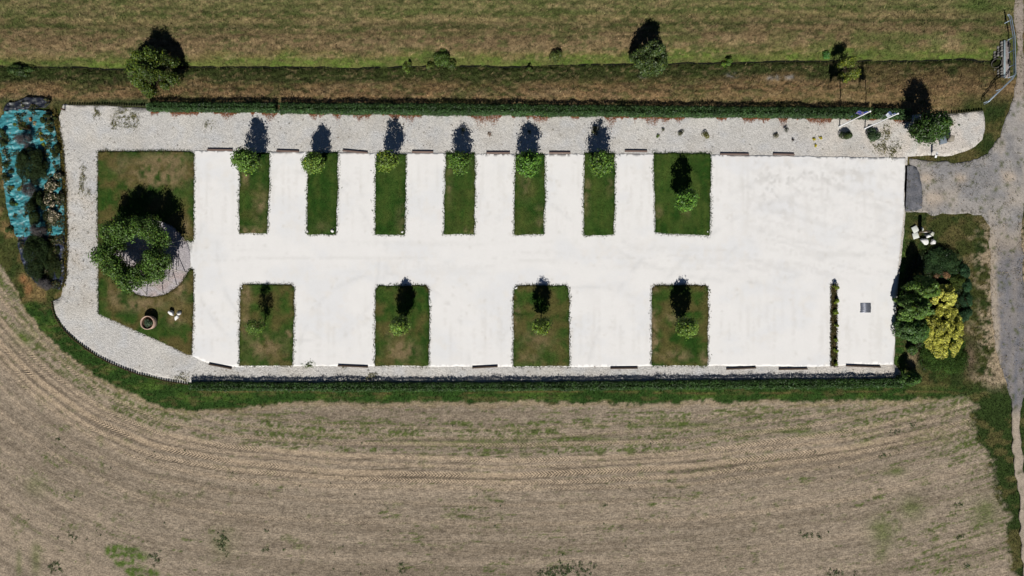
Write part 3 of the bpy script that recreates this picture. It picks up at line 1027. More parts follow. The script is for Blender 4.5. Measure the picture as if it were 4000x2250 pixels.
LOW = [(940, 1150, 1143, 936, 1112, 1428, 1.0, 'leftmost wide grass bed of the lower row', ((960, 1150, 20, 34, .9), (960, 1260, 14, 60, .6), (1040, 1360, 70, 45, .7), (1130, 1305, 10, 12, 1.6))),
       (1468, 1676, 1674, 1466, 1116, 1428, 1.0, 'second wide grass bed from the left in the lower row', ((1570, 1370, 55, 40, .9), (1540, 1300, 40, 20, .5))),
       (2008, 2220, 2222, 2005, 1116, 1430, 1.0, 'third wide grass bed from the left in the lower row', ((2016, 1240, 12, 40, 1.0), (2100, 1330, 60, 40, .5), (2070, 1400, 60, 20, .5))),
       (2547, 2764, 2762, 2545, 1115, 1427, 1.0, 'rightmost wide grass bed of the lower row', ((2556, 1260, 14, 40, 1.3), (2556, 1340, 14, 36, 1.4), (2556, 1125, 14, 14, 1.2), (2752, 1400, 14, 24, 1.3), (2640, 1390, 60, 20, .7), (2620, 1240, 30, 30, .5)))]
for i, (a, b, c, d, y0, y1, dry, lab, pt) in enumerate(LOW):
    grass_bed('grass_bed', [(a + 12, y0), (b - 10, y0), (b, y0 + 14), ((b + c) / 2 + 2, (y0 + y1) / 2), (c, y1), (d, y1), ((a + d) / 2, (y0 + y1) / 2), (a, y0 + 14)], dry, 760 + 20 * i, lab, 'grass bed', 'wide grass beds', patches=pt)

# big lawn on the left, with the round gravel plot let into it
RC = (592, 1010); RR = 150
ring = [(RC[0] + RR * math.cos(t), RC[1] + RR * math.sin(t)) for t in np.linspace(0, 2 * math.pi, 60, endpoint=False)]
LAWN = [(386, 593), (560, 592), (740, 593), (758, 606), (758, 780), (757, 940), (742, 944), (732, 926)]
LAWN = [(386, 593), (560, 592), (745, 593), (758, 602), (758, 780), (757, 940), (744, 944), (734, 940)]
for t in np.linspace(-27, -333, 40):
    LAWN.append((RC[0] + RR * math.cos(math.radians(t)), RC[1] + RR * math.sin(math.radians(t))))
LAWN += [(740, 1058), (746, 1050), (757, 1054), (756, 1200), (749, 1384), (735, 1386), (690, 1362), (560, 1302), (450, 1254), (388, 1226), (386, 1100), (384, 900)]
grass_bed('lawn', LAWN, 1.2, 850, 'large dry lawn wrapping round the ring of trees', 'lawn', None,
          patches=((620, 680, 100, 60, 1.1), (660, 640, 80, 40, .8), (480, 640, 40, 40, .4), (700, 1130, 26, 50, .9), (560, 1190, 90, 26, .8), (450, 1150, 24, 40, .8), (690, 1250, 34, 24, .6), (728, 900, 12, 40, .8)), amp=2.0)


def plot_col(px, py):
    m = fbm(px / 18, py / 18, 871, 4)
    c = mix(np.tile(lin((176, 170, 172)), px.shape + (1,)), lin((188, 182, 184)), smooth(0.4, 0.7, m))
    c = mix(c, lin((176, 150, 138)), 0.4 * smooth(0.55, 0.7, fbm(px / 40, py / 40, 873, 3)))
    return c * KALB


tag(add('round_gravel_plot', sheet_mesh('round_gravel_plot', [(RC[0] + (RR + 3) * math.cos(t), RC[1] + (RR + 3) * math.sin(t)) for t in np.linspace(0, 2 * math.pi, 70, endpoint=False)], 0.4, 0.055, plot_col, M_GRAVEL, 0.05)),
    kind='structure', label='round grey gravel plot inside the lawn')


# ------------------------------------------------------------------ trees and shrubs
BARK = alb(92, 80, 66)


def trunk_mesh(name, h, r0, nb, spread, crown0, seed, lean=(0, 0)):
    r = np.random.default_rng(seed)
    mb = MB()
    pts = [np.array([lean[0] * t * h + 0.04 * math.sin(3 * t + seed), lean[1] * t * h + 0.04 * math.cos(2 * t + seed), t * h]) for t in np.linspace(-0.04, 0.9, 7)]
    mb.tube(pts, [r0 * 1.25, r0, r0 * .9, r0 * .75, r0 * .6, r0 * .4, r0 * .2], BARK, 8)
    for k in range(nb):
        t = r.uniform(crown0 / h, 0.8)
        i = min(int(t * 6.4), 5)
        b = pts[i]
        a = r.uniform(0, 2 * math.pi)
        L = spread * r.uniform(0.55, 0.95)
        e = b + np.array([math.cos(a) * L, math.sin(a) * L, L * r.uniform(0.5, 1.1)])
        m = (b + e) / 2 + np.array([0, 0, -0.08 * L])
        mb.tube([b, m, e], [r0 * .38, r0 * .26, r0 * .09], BARK, 5)
    return mb.mesh(name, M_BARK, True)


def crown_points(r, clumps, per, prof, z0, z1, rad, sig):
    """clumps spread through a crown whose radius at height fraction t is rad*prof(t)"""
    t = r.uniform(0, 1, clumps * 3)
    w = np.array([prof(x) for x in t])
    k = r.uniform(0, 1, len(t)) < w
    t = t[k][:clumps]; w = w[k][:clumps]
    n = len(t)
    a = r.uniform(0, 2 * np.pi, n)
    q = np.sqrt(r.uniform(0.12, 1.0, n)) * w * rad
    C = np.stack([np.cos(a) * q, np.sin(a) * q, z0 + t * (z1 - z0)], 1)
    G = np.repeat(np.arange(n), per)
    P = C[G] + r.normal(0, sig, (n * per, 3)) * np.array([1, 1, 0.8])
    ctr = np.array([0, 0, z0 + 0.45 * (z1 - z0)])
    N = (P - C[G]) / sig * 0.5 + (P - ctr) / max(rad, 0.1) * 0.5 + np.array([0, 0, 0.7])
    return P, N, G


def egg(t):
    return float(max(0.14, math.sin(math.pi * (0.08 + 0.90 * t) ** 0.95) ** 0.75))


def crown_mesh(name, h, rad, z0, clumps, per, leaf, base, seed, sig=0.16, yel=0.12, prof=egg, var=0.28, mat=None, jitter=0.6):
    r = np.random.default_rng(seed)
    P, N, G = crown_points(r, clumps, per, prof, z0, h, rad - sig * 0.6, sig)
    P[:, 2] = np.maximum(P[:, 2], 0.05)
    mb = MB()
    c = leafcol(len(P), base, r, var, yel, G)
    leaves(mb, P, N, leaf, c, seed + 1, jitter=jitter)
    return mb.mesh(name, mat or M_LEAF)


def tree(name, px, py, crown, trunk, label, group, z=0.0, scale=1.0, rz=0.0, cat='tree'):
    e = empty(name, W(px, py, z), rz)
    e.scale = (scale, scale, scale)
    add('trunk', trunk, e); add('crown', crown, e)
    return tag(e, label, cat, group)


LIME_G = alb(92, 122, 48)
row_crowns = []
for k, (cl, lf, mu, sg, rd) in enumerate(((120, .21, (92, 124, 48), .18, 1.24), (105, .20, (84, 116, 42), .20, 1.15), (130, .22, (98, 126, 50), .16, 1.22), (112, .23, (88, 128, 46), .19, 1.28), (98, .20, (100, 124, 44), .17, 1.12))):
    row_crowns.append(crown_mesh('row_tree_crown', 4.9, rd, 1.05 + .12 * k, cl, 24, lf, alb(*mu), 901 + 7 * k, sg, jitter=0.8, var=0.36, yel=.08 + .04 * (k % 3)))
row_trunks = [trunk_mesh('row_tree_trunk', 4.9, 0.06, 9, 0.9, 1.2, 931 + k) for k in range(3)]
sparse_crown = crown_mesh('sparse_tree_crown', 4.9, 1.1, 1.3, 80, 18, 0.17, LIME_G, 951, 0.17)
ROWT = [(1000, 641, 4.8, 0, 'small leafy tree at the head of the leftmost narrow grass strip'),
        (1252, 648, 4.25, 1, 'small leafy tree at the head of the second narrow grass strip from the left'),
        (1533, 642, 4.75, 2, 'small leafy tree at the head of the third narrow grass strip from the left'),
        (1804, 645, 4.5, 1, 'small leafy tree at the head of the fourth narrow grass strip from the left'),
        (2060, 652, 4.75, 0, 'small leafy tree at the head of the fifth narrow grass strip from the left'),
        (2333, 650, 5.0, 2, 'small leafy tree at the head of the rightmost narrow grass strip'),
        (2655, 788, 4.8, 1, 'small leafy tree in the middle of the wide bed ending the upper row'),
        (1037, 1262, 4.5, 3, 'thin young tree with sparse leaves in the leftmost lower bed'),
        (1580, 1258, 4.6, 2, 'small leafy tree in the second lower bed from the left'),
        (2112, 1260, 4.8, 0, 'small leafy tree in the third lower bed from the left'),
        (2652, 1265, 4.9, 1, 'small leafy tree in the rightmost lower bed')]
for i, (x, y, h, k, lab) in enumerate(ROWT):
    cm = sparse_crown if k == 3 else row_crowns[(i * 2 + i // 5) % 5]
    t = tree('young_tree', x, y, cm, row_trunks[k % 3], lab, 'young trees in the parking islands', 0.06, h / 4.75, rz=1.3 * i)
    t.location.y -= 0.2
    if i >= 6:
        t.scale = (0.86 * h / 4.75, 0.86 * h / 4.75, h / 4.75)

# ring of thirteen trees on props
ring_crowns = [crown_mesh('ring_tree_crown', 4.75, 1.34, 2.0, 100, 26, 0.20, alb(80, 110, 44), 1001 + 11 * k, 0.20, yel=0.08, jitter=0.8) for k in range(3)]
ring_trunks = [trunk_mesh('ring_tree_trunk', 4.9, 0.055, 7, 0.85, 1.8, 1031 + k) for k in range(3)]
RANG = [-30, 22, 46, 71, 97, 122, 147, 172, 197, 222, 247, 272, 300]
RLAB = ['ring tree just north of the entrance gap in the ring', 'ring tree just south of the entrance gap in the ring', 'second ring tree south of the entrance gap', 'third ring tree south of the entrance gap',
        'southernmost tree of the ring', 'ring tree at the south-south-west of the ring', 'ring tree at the south-west, overhanging the gravel path', 'westernmost tree of the ring', 'ring tree at the west-north-west of the ring',
        'ring tree at the north-west of the ring', 'ring tree at the north-north-west of the ring', 'northernmost tree of the ring', 'second ring tree north of the entrance gap']
mp_ = MB(); WOODL = alb(178, 172, 162)
post_m = MB(); post_m.tube([(0, 0, 0), (0, 0, 1.75)], 0.035, WOODL, 6); post_m = post_m.mesh('prop_post', M_WOOD)
bar_m = MB(); bar_m.tube([(0, -0.36, 1.45), (0, 0.36, 1.45)], 0.03, WOODL, 6); bar_m = bar_m.mesh('prop_bar', M_WOOD)
str_m = MB(); str_m.tube([(0.95, 0, 0), (0.03, 0, 1.5)], 0.04, WOODL, 6); str_m = str_m.mesh('prop_strut', M_WOOD)
for i, a in enumerate(RANG):
    ar = math.radians(a)
    rj = 98 + 12 * math.sin(i * 3.7)
    bx, by = RC[0] - 6 + rj * math.cos(ar), RC[1] - 20 + rj * math.sin(ar)
    tree('ring_tree', bx, by, ring_crowns[i % 3], ring_trunks[i % 3], RLAB[i], 'trees planted in a ring', 0.06, 0.92 + 0.10 * math.sin(i * 2.1), rz=0.9 * i)
    e = empty('tree_prop', W(RC[0] + 110 * math.cos(ar), RC[1] + 110 * math.sin(ar), 0.05), -ar)
    for s in (-0.3, 0.3):
        add('post', post_m, e, (0, s, 0))
    add('crossbar', bar_m, e); add('strut', str_m, e)
    tag(e, 'wooden prop with slanting strut supporting the ' + RLAB[i].replace('ring tree', 'tree').replace(' of the ring', '').replace(' in the ring', ''), 'tree prop', 'wooden props under the ring trees')


# rock builder
def rock_mesh(name, sx, sy, sz, seed, col, n=14, flat=False):
    r = np.random.default_rng(seed)
    bm = bmesh.new()
    for k in range(n):
        v = r.normal(0, 1, 3); v /= np.linalg.norm(v)
        v = np.sign(v) * np.abs(v) ** 0.7
        z = max(v[2] * sz * 0.5 + sz * 0.42, -0.02)
        if flat: z = 0 if k % 2 else sz
        bm.verts.new((v[0] * sx * 0.5, v[1] * sy * 0.5, z))
    bmesh.ops.convex_hull(bm, input=bm.verts)
    for v in [v for v in bm.verts if not v.link_faces]: bm.verts.remove(v)
    bmesh.ops.bevel(bm, geom=list(bm.edges), offset=min(sx, sy, sz) * 0.05, segments=1, affect='EDGES')
    bmesh.ops.triangulate(bm, faces=bm.faces[:])
    bm.verts.index_update()
    mb = MB()
    V = [tuple(v.co) for v in bm.verts]; F = [tuple(v.index for v in f.verts) for f in bm.faces]
    k = np.exp(r.normal(0, 0.05, len(F)))
    mb.tris(V, F, np.asarray(col)[None, :] * k[:, None])
    bm.free()
    return mb.mesh(name, M_STONE)


def rock(name, px, py, sx, sy, sz, seed, col, label, group=None, z=0.0, rz=0.0, cat='rock', flat=False, n=14):
    o = add(name, rock_mesh(name, sx, sy, sz, seed, col, n, flat), None, W(px, py, z))
    o.rotation_euler[2] = rz
    return tag(o, label, cat, group)


# rockery in the middle of the ring
RK = alb(160, 140, 130)
for i, (dx, dy, s, lab) in enumerate(((-14, -18, .9, 'pinkish rock at the back of the heap inside the tree ring'), (24, -26, .8, 'pinkish rock at the north-east of the heap inside the tree ring'),
                                      (-30, 6, .6, 'small rock at the west of the heap inside the tree ring'), (10, 10, .8, 'rock at the front of the heap inside the tree ring'), (40, 4, .5, 'small rock at the east of the heap inside the tree ring'))):
    rock('rockery_stone', RC[0] + 10 + dx, RC[1] + dy, s, s * .85, s * .6, 1101 + i, RK, lab, 'rocks inside the tree ring', 0.04, i)
bramble = MB(); r = np.random.default_rng(1111)
for k in range(70):
    a = r.uniform(0, 6.28); q = r.uniform(0.1, 1.2)
    p = np.array([math.cos(a) * q, math.sin(a) * q * .8, 0.1])
    bramble.tube([p, p + np.array([r.normal(0, .3), r.normal(0, .3), r.uniform(.3, .8)]), p + np.array([r.normal(0, .5), r.normal(0, .5), r.uniform(.5, 1.1)])], [0.02, 0.015, 0.006], alb(150, 130, 120), 4, False)
P = r.normal(0, 1, (900, 3)) * np.array([.6, .5, .45]) + np.array([0, 0, .9])
leaves(bramble, P, r.normal(0, 1, (900, 3)) + np.array([0, 0, 1]), 0.10, leafcol(900, alb(110, 88, 76), r, .3, 0), 1113)
tag(bramble.build('dry_shrub', M_LEAF, None, W(RC[0] + 26, RC[1] - 6, 0.05)), 'dry brown shrub among the rocks inside the tree ring', 'shrub')


# general shrubs made of lobes
def lobe_shrub(rx, ry, h, nl, n, leaf, base, seed, yel=0.08, var=0.28, lobe=0.38, aspect=0.62, mat=None, jitter=0.6, fill=0.25, up=0.6, flower=None, stems=True, fl_frac=0.05):
    r = np.random.default_rng(seed)
    C = []
    for k in range(nl):
        a = r.uniform(0, 2 * np.pi); q = math.sqrt(r.uniform(0, 1))
        zz = (1 - q ** 2 * 0.75)
        C.append((math.cos(a) * q * rx * (1 - lobe * .7), math.sin(a) * q * ry * (1 - lobe * .7), h * zz * r.uniform(0.55, 0.8), lobe * r.uniform(0.75, 1.25)))
    C = np.array(C)
    G = r.integers(0, nl, n)
    d = r.normal(0, 1, (n, 3)); d /= np.linalg.norm(d, axis=1)[:, None]
    d[:, 2] = np.where(r.uniform(0, 1, n) < 0.7, np.abs(d[:, 2]), d[:, 2])
    rad = 1 - fill * r.uniform(0, 1, n) ** 0.7 * 1.2
    S = np.stack([C[G, 3] * rx, C[G, 3] * ry, C[G, 3] * h * 0.75], 1)
    P = C[G, :3] + d * S * rad[:, None]
    low = P[:, 2] < 0.04
    P[low, 2] = r.uniform(0.04, 0.3 * h, low.sum())
    mb = MB()
    c = leafcol(n, base, r, var, yel, G)
    if flower is not None:
        f = (r.uniform(0, 1, n) < fl_frac) & (d[:, 2] > 0.1)
        c[f] = np.asarray(flower) * np.exp(r.normal(0, .15, f.sum()))[:, None]
    leaves(mb, P, d + np.array([0, 0, up]), leaf, c, seed + 3, aspect, jitter)
    me = mb.mesh('foliage', mat or M_LEAF)
    st = None
    if stems:
        ms = MB()
        for k in range(min(nl, 7)):
            e = C[k, :3]
            ms.tube([(e[0] * .1, e[1] * .1, -0.03), e * np.array([.55, .55, .5]), e], [0.04, 0.028, 0.01], BARK, 5, False)
        st = ms.mesh('stems', M_BARK, True)
    return me, st


def shrub(name, px, py, label, group=None, z=0.0, cat='shrub', rz=0.0, **kw):
    me, st = lobe_shrub(**kw)
    e = empty(name, W(px, py, z), rz)
    add('foliage', me, e)
    if st is not None: add('stems', st, e)['kind'] = 'stuff'
    return tag(e, label, cat, group)


def gz(px, py):
    return float(ground_z(np.array([float(px)]), np.array([float(py)]))[0])


# the bushy tree north-west and the others along the ditch
def bushy(name, px, py, rx, ry, h, nl, n, leaf, base, seed, label, group, yel=0.1, lobe=0.3, var=0.3, z=None, cat='tree', fill=0.5):
    me, _ = lobe_shrub(rx, ry, h, nl, n, leaf, base, seed, yel=yel, lobe=lobe, var=var, stems=False, fill=fill)
    e = empty(name, W(px, py, gz(px, py) if z is None else z))
    tm = trunk_mesh('bushy_trunk', h * 0.85, 0.05 + 0.014 * h, 10, rx * 0.8, h * 0.15, seed + 5)
    add('trunk', tm, e); add('crown', me, e)
    return tag(e, label, cat, group)


bushy('bushy_tree', 620, 290, 2.85, 2.7, 5.9, 44, 21000, 0.19, alb(72, 92, 32), 1201, 'big bright green bushy tree on the ditch bank at upper left', 'trees along the ditch', yel=0.25, lobe=0.24)
bushy('bushy_tree', 2530, 236, 2.1, 1.95, 6.2, 36, 10500, 0.2, alb(66, 84, 40), 1211, 'green tree straddling the ditch above the middle bays', 'trees along the ditch', yel=0.14, lobe=0.27)
bushy('bushy_tree', 3300, 274, 1.6, 1.45, 4.0, 12, 2600, 0.16, alb(96, 112, 40), 1221, 'thin yellowish tree on the ditch north of the flagpoles', 'trees along the ditch', yel=0.3, lobe=0.30)
tree('garden_tree', 3572, 522, crown_mesh('garden_crown', 5.5, 1.65, 0.7, 230, 28, 0.21, alb(58, 86, 32), 1231, 0.2, 0.08), trunk_mesh('garden_trunk', 5.2, 0.08, 10, 1.1, 0.9, 1233), 'dark leafy tree beside the flagpoles in the gravel corner', None)
for (x, y, rx, ry, h, n, colr, lab) in ((1742, 225, 1.35, 1.2, 1.5, 2600, (76, 100, 40), 'broad green ditch shrub above the fourth bay'),
                                        (1588, 252, .55, .65, 1.3, 700, (84, 104, 40), 'narrow ditch shrub left of the broad ditch shrub'),
                                        (1675, 250, .5, .5, .8, 450, (84, 100, 42), 'low ditch shrub touching the broad ditch shrub'),
                                        (2175, 215, .8, .9, 1.3, 1000, (80, 94, 44), 'small bush on the north bank left of the ditch tree'),
                                        (2852, 236, .75, .6, 1.0, 800, (86, 116, 44), 'small bright green bush on the ditch right of the ditch tree'),
                                        (2070, 262, .35, .35, .8, 260, (76, 92, 40), 'tiny bush in the ditch above the fifth bay'),
                                        (3240, 205, .6, .5, .6, 400, (70, 120, 54), 'low green weed clump left of the yellowish ditch tree'),
                                        (55, 268, 1.6, .7, .9, 1800, (56, 78, 34), 'dark green thicket along the ditch at far left')):
    shrub('ditch_shrub', x, y, lab, 'shrubs along the ditch', gz(x, y), rx=rx, ry=ry, h=h, nl=8, n=n, leaf=0.13, base=alb(*colr), seed=1240 + x, yel=0.15)


# hedges
def hedge(name, pts, width, h, base, seed, label, dens=430, leaf=0.13):
    """clipped hedge along a polyline of ground pixels"""
    P0 = np.array([W(*p)[:2] for p in pts])
    seg = np.linalg.norm(np.diff(P0, axis=0), axis=1)
    s = np.concatenate([[0], np.cumsum(seg)])
    L = s[-1]
    r = np.random.default_rng(seed)
    n = int(L * (width + 1.1 * h) * dens)
    t = r.uniform(0, L, n)
    cx = np.interp(t, s, P0[:, 0]); cy = np.interp(t, s, P0[:, 1])
    top = h * (0.74 + 0.50 * fbm(t / 1.1, t * 0, seed + 1, 3)) + 0.08 * (fbm(t / 0.25, t * 0, seed + 2, 2) - .5)
    hw = width / 2 * (0.74 + 0.54 * fbm(t / 1.2, t * 0 + 4, seed + 3, 3))
    # superellipse cross-section
    a = r.uniform(-0.15 * np.pi, 1.15 * np.pi, n)
    ca, sa = np.cos(a), np.sin(a)
    v = np.sign(ca) * np.abs(ca) ** 0.55 * hw; zz = top * (0.45 + 0.55 * np.sign(sa) * np.abs(sa) ** 0.55)
    k = 1 - 0.25 * r.uniform(0, 1, n) ** 2
    v *= k; zz = np.maximum(zz * k, 0.03)
    shoot = r.uniform(0, 1, n) < 0.30 * smooth(0.35, 0.65, fbm(t / 0.3, t * 0 + 2, seed + 11, 2))
    zz = zz + shoot * r.uniform(0, 0.34, n) * (sa > 0.2)
    v = v + r.normal(0, 0.05, n)
    P = np.stack([cx, cy + v, zz], 1)
    N = np.stack([ca * 0, ca, np.maximum(sa, 0) + 0.25], 1)
    clump = np.exp(0.40 * (fbm(t / 0.35, v / 0.35 + zz / 0.3, seed + 5, 3) - 0.5) * 4)
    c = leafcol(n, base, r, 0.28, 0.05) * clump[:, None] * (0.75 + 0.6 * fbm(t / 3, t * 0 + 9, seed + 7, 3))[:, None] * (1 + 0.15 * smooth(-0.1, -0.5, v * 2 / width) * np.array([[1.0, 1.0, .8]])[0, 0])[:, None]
    mb = MB()
    leaves(mb, P, N, leaf, np.clip(c, 0, .5), seed + 9, 0.6, 0.7)
    e = empty(name, (P0[0, 0], P0[0, 1], 0))
    o = mb.build('foliage', M_LEAF, e); o.location = (-P0[0, 0], -P0[0, 1], 0)
    # dense dark twigs inside
    tt = np.linspace(0.05, L - 0.05, int(L / 0.35) + 2)
    sec = [(-1, 0.02), (-1, .55), (-.75, .78), (0, .82), (.75, .78), (1, .55), (1, .02)]
    CV = []
    for q in tt:
        x = np.interp(q, s, P0[:, 0]); y = np.interp(q, s, P0[:, 1])
        k1 = 0.62 + 0.2 * r.uniform(); k2 = .68 + .2 * r.uniform()
        CV += [(x, y + a_ * width / 2 * k1 * .85, b_ * h * k2) for a_, b_ in sec]
    CF = [(i * 7 + j, i * 7 + j + 1, (i + 1) * 7 + j + 1, (i + 1) * 7 + j) for i in range(len(tt) - 1) for j in range(6)]
    mc = MB(); mc.quads(CV, CF, np.asarray(base) * 0.55)
    mc.mixed(CV[:7], [tuple(range(7))], np.asarray(base) * 0.55); mc.mixed(CV[-7:], [tuple(range(7))], np.asarray(base) * 0.55)
    cr = mc.build('twig_mass', M_BARK, e); cr.location = (-P0[0, 0], -P0[0, 1], 0)
    ms = MB()
    for q in np.arange(0.25, L, 0.5):
        x = np.interp(q, s, P0[:, 0]); y = np.interp(q, s, P0[:, 1])
        ms.tube([(x, y, -0.03), (x + r.normal(0, .05), y + r.normal(0, .05), h * .45), (x + r.normal(0, .1), y + r.normal(0, .1), h * .8)], [0.03, 0.022, 0.008], BARK, 4, False)
    st = ms.build('stems', M_BARK, e); st.location = (-P0[0, 0], -P0[0, 1], 0); st['kind'] = 'stuff'; o['kind'] = 'stuff'
    return tag(e, label, 'hedge')


HG = alb(54, 80, 40)
hedge('hedge', [(585, 423), (900, 425), (1086, 427)], .80, 0.88, HG, 1301, 'short left piece of the clipped hedge along the ditch verge')
hedge('hedge', [(1096, 428), (1500, 431), (2000, 435), (2500, 440), (3000, 444), (3395, 447)], 1.0, 0.88, HG, 1311, 'long clipped hedge between the upper gravel border and the ditch verge')
hedge('hedge', [(3404, 448), (3545, 452)], .95, 0.85, HG, 1321, 'short right end of the upper hedge behind the garden tree')
hedge('hedge', [(748, 1506), (1200, 1509), (1700, 1509), (2200, 1506), (2700, 1501), (3200, 1497), (3520, 1494)], .85, 0.74, alb(54, 82, 36), 1331, 'long clipped hedge between the lower gravel border and the field')


# rusty leaf litter along the upper hedge foot
def litter(name, n, fx, fy, col, label, size=0.07, seed=0, z=0.03):
    r = np.random.default_rng(seed)
    P = np.stack([(fx - 2000) / PXM, (1125 - fy) / PXM, z + 0.03 * r.uniform(0, 1, n)], 1)
    mb = MB()
    leaves(mb, P, np.tile([0, 0, 1.0], (n, 1)), size, leafcol(n, col, r, .3, .1), seed + 1, .6, .35)
    return tag(mb.build(name, M_LEAF), label, 'leaf litter', kind='stuff')


r = np.random.default_rng(1351)
fx = r.uniform(590, 3560, 26000)
edge = np.interp(fx, [590, 1096, 1500, 2100, 2700, 3200, 3560], [435, 438, 443, 450, 456, 460, 463])
dep = 24 * np.clip(fbm(fx / 34, fx * 0, 1353, 3) - 0.44, 0, 1) * 4 * (0.55 + 0.9 * fbm(fx / 260, fx * 0, 1355, 2))
k = dep > 1.5
fx, edge, dep = fx[k], edge[k], dep[k]
fy = edge + 3 + np.abs(r.normal(0, 0.5, len(fx))) * dep
litter('leaf_litter', len(fx), fx, fy, alb(138, 88, 58), 'rusty fallen leaves along the foot of the upper hedge', 0.08, 1357)


# weeds on the gravel: low mats
def weed_patch(cx, cy, rx, ry, n, colr, label, seed, h=0.14, cat='weeds'):
    r = np.random.default_rng(seed)
    x = r.normal(0, 1, n * 3); y = r.normal(0, 1, n * 3)
    k = fbm(x * 1.3 + seed, y * 1.3, seed, 3) > 0.44
    x, y = x[k][:n] * rx * .5, y[k][:n] * ry * .5
    m = len(x)
    mb = MB()
    P = np.stack([x / PXM, -y / PXM, r.uniform(0.02, h, m)], 1)
    leaves(mb, P, np.tile([0, 0, 1.0], (m, 1)), 0.10, leafcol(m, colr, r, .3, .15), seed + 1, .5, .7)
    o = mb.build('weed_patch', M_LEAF, None, W(cx, cy, 0.0))
    return tag(o, label, cat, 'weeds growing through the gravel', kind='stuff')


OLV = alb(104, 104, 56)
for i, (cx, cy, rx, ry, n, lab) in enumerate((
        (380, 440, 16, 30, 260, 'narrow weed streak near the top left of the gravel'), (485, 450, 40, 34, 520, 'broad brownish weed mat below the upper left edging'),
        (525, 470, 18, 38, 300, 'weed streak at the right of the broad weed mat'), (447, 487, 16, 24, 220, 'small weed tuft left of the broad weed mat'), (500, 490, 40, 14, 180, 'thin trailing weeds below the broad weed mat'),
        (812, 487, 24, 18, 120, 'faint weed tuft alone in the upper left gravel'), (326, 700, 12, 34, 170, 'upper weed streak on the left gravel path'), (320, 735, 10, 44, 190, 'lower weed streak on the left gravel path'), (328, 660, 14, 16, 80, 'small weed tuft at the top of the left gravel path'), (345, 755, 14, 18, 80, 'faint weed tuft right of the path weed streaks'),
        (3462, 515, 22, 34, 320, 'olive weed mat right of the round dark shrub by the flagpole'), (3450, 572, 46, 34, 620, 'largest olive weed mat between flagpoles and drive'), (3487, 597, 18, 24, 200, 'weed tuft at the gravel corner by the drive'), (3510, 570, 16, 22, 90, 'thin weeds right of the largest olive weed mat'),
        (1205, 1424, 20, 12, 240, 'green weed clump at the foot of the lower left double bay'), (1440, 1474, 18, 18, 160, 'small weeds against the lower hedge'), (1463, 1464, 16, 12, 110, 'weed sprig on the lower gravel border'), (710, 1476, 34, 22, 260, 'straggly weeds at the left end of the lower hedge'), (1346, 1433, 14, 8, 80, 'weeds behind the second lower wheel stop'))):
    weed_patch(cx, cy, rx, ry, n, OLV if i != 14 else alb(84, 104, 44), lab, 1400 + 3 * i)

# small plants standing in the upper gravel
for i, (x, y, rad, h, n, colr, lab, fl) in enumerate((
        (2568, 533, .22, .3, 160, (96, 120, 44), 'tiny bright green plant in the gravel above the wide upper bed', None),
        (2589, 508, .2, .3, 130, (80, 84, 44), 'tiny olive plant in the gravel above the wide upper bed', None),
        (2662, 524, .42, .45, 420, (104, 106, 84), 'grey-green tuft in the gravel above the wide upper bed', None),
        (2757, 530, .5, .55, 520, (112, 112, 50), 'yellowish round plant in the gravel right of the grey-green tuft', None),
        (2322, 512, .55, .6, 600, (84, 88, 48), 'olive plant in the shadow of the rightmost strip tree', None),
        (2066, 517, .25, .3, 150, (70, 80, 44), 'small plant in the shadow of the fifth strip tree', None),
        (1810, 512, .3, .35, 200, (70, 80, 44), 'small plant in the shadow of the fourth strip tree', None),
        (3030, 533, .38, .45, 360, (118, 116, 92), 'pale grey-green tuft in the gravel left of the flagpoles', None),
        (3067, 510, .3, .6, 260, (92, 94, 84), 'spiky grey plant in the gravel left of the flagpoles', None),
        (3096, 548, .15, .3, 90, (72, 66, 64), 'tiny dark plant in the gravel left of the yellow flowers', None),
        (3178, 546, .2, .25, 160, (150, 140, 30), 'left one of three yellow flower tufts', (216, 200, 20)),
        (3203, 540, .2, .25, 160, (150, 140, 30), 'right one of three yellow flower tufts', (216, 200, 20)),
        (3183, 569, .18, .22, 140, (150, 140, 30), 'lower one of three yellow flower tufts', (216, 200, 20)),
        (3300, 540, .72, 1.05, 2200, (62, 78, 40), 'round dark shrub below the left flagpole', None),
        (3404, 532, .78, 1.1, 2400, (54, 78, 44), 'round dark shrub below the right flagpole', None),
        (1912, 525, .25, .25, 120, (120, 92, 66), 'small brown tuft between the fourth and fifth strip shadows', None),
        (3716, 488, .18, .2, 90, (96, 62, 52), 'tiny reddish plant in the rounded gravel corner', None),
        (3745, 490, .14, .15, 60, (110, 130, 100), 'tiny pale green plant in the rounded gravel corner', None))):
    shrub('gravel_plant', x, y, lab, 'plants dotted in the upper gravel', 0.0, 'plant', rx=rad, ry=rad, h=h, nl=6, n=n, leaf=0.10 if rad < .6 else .12, base=alb(*colr), seed=1500 + 7 * i, yel=.1, lobe=.5, aspect=.35, stems=rad > .4,
          flower=None if fl is None else alb(*fl), fl_frac=.75)

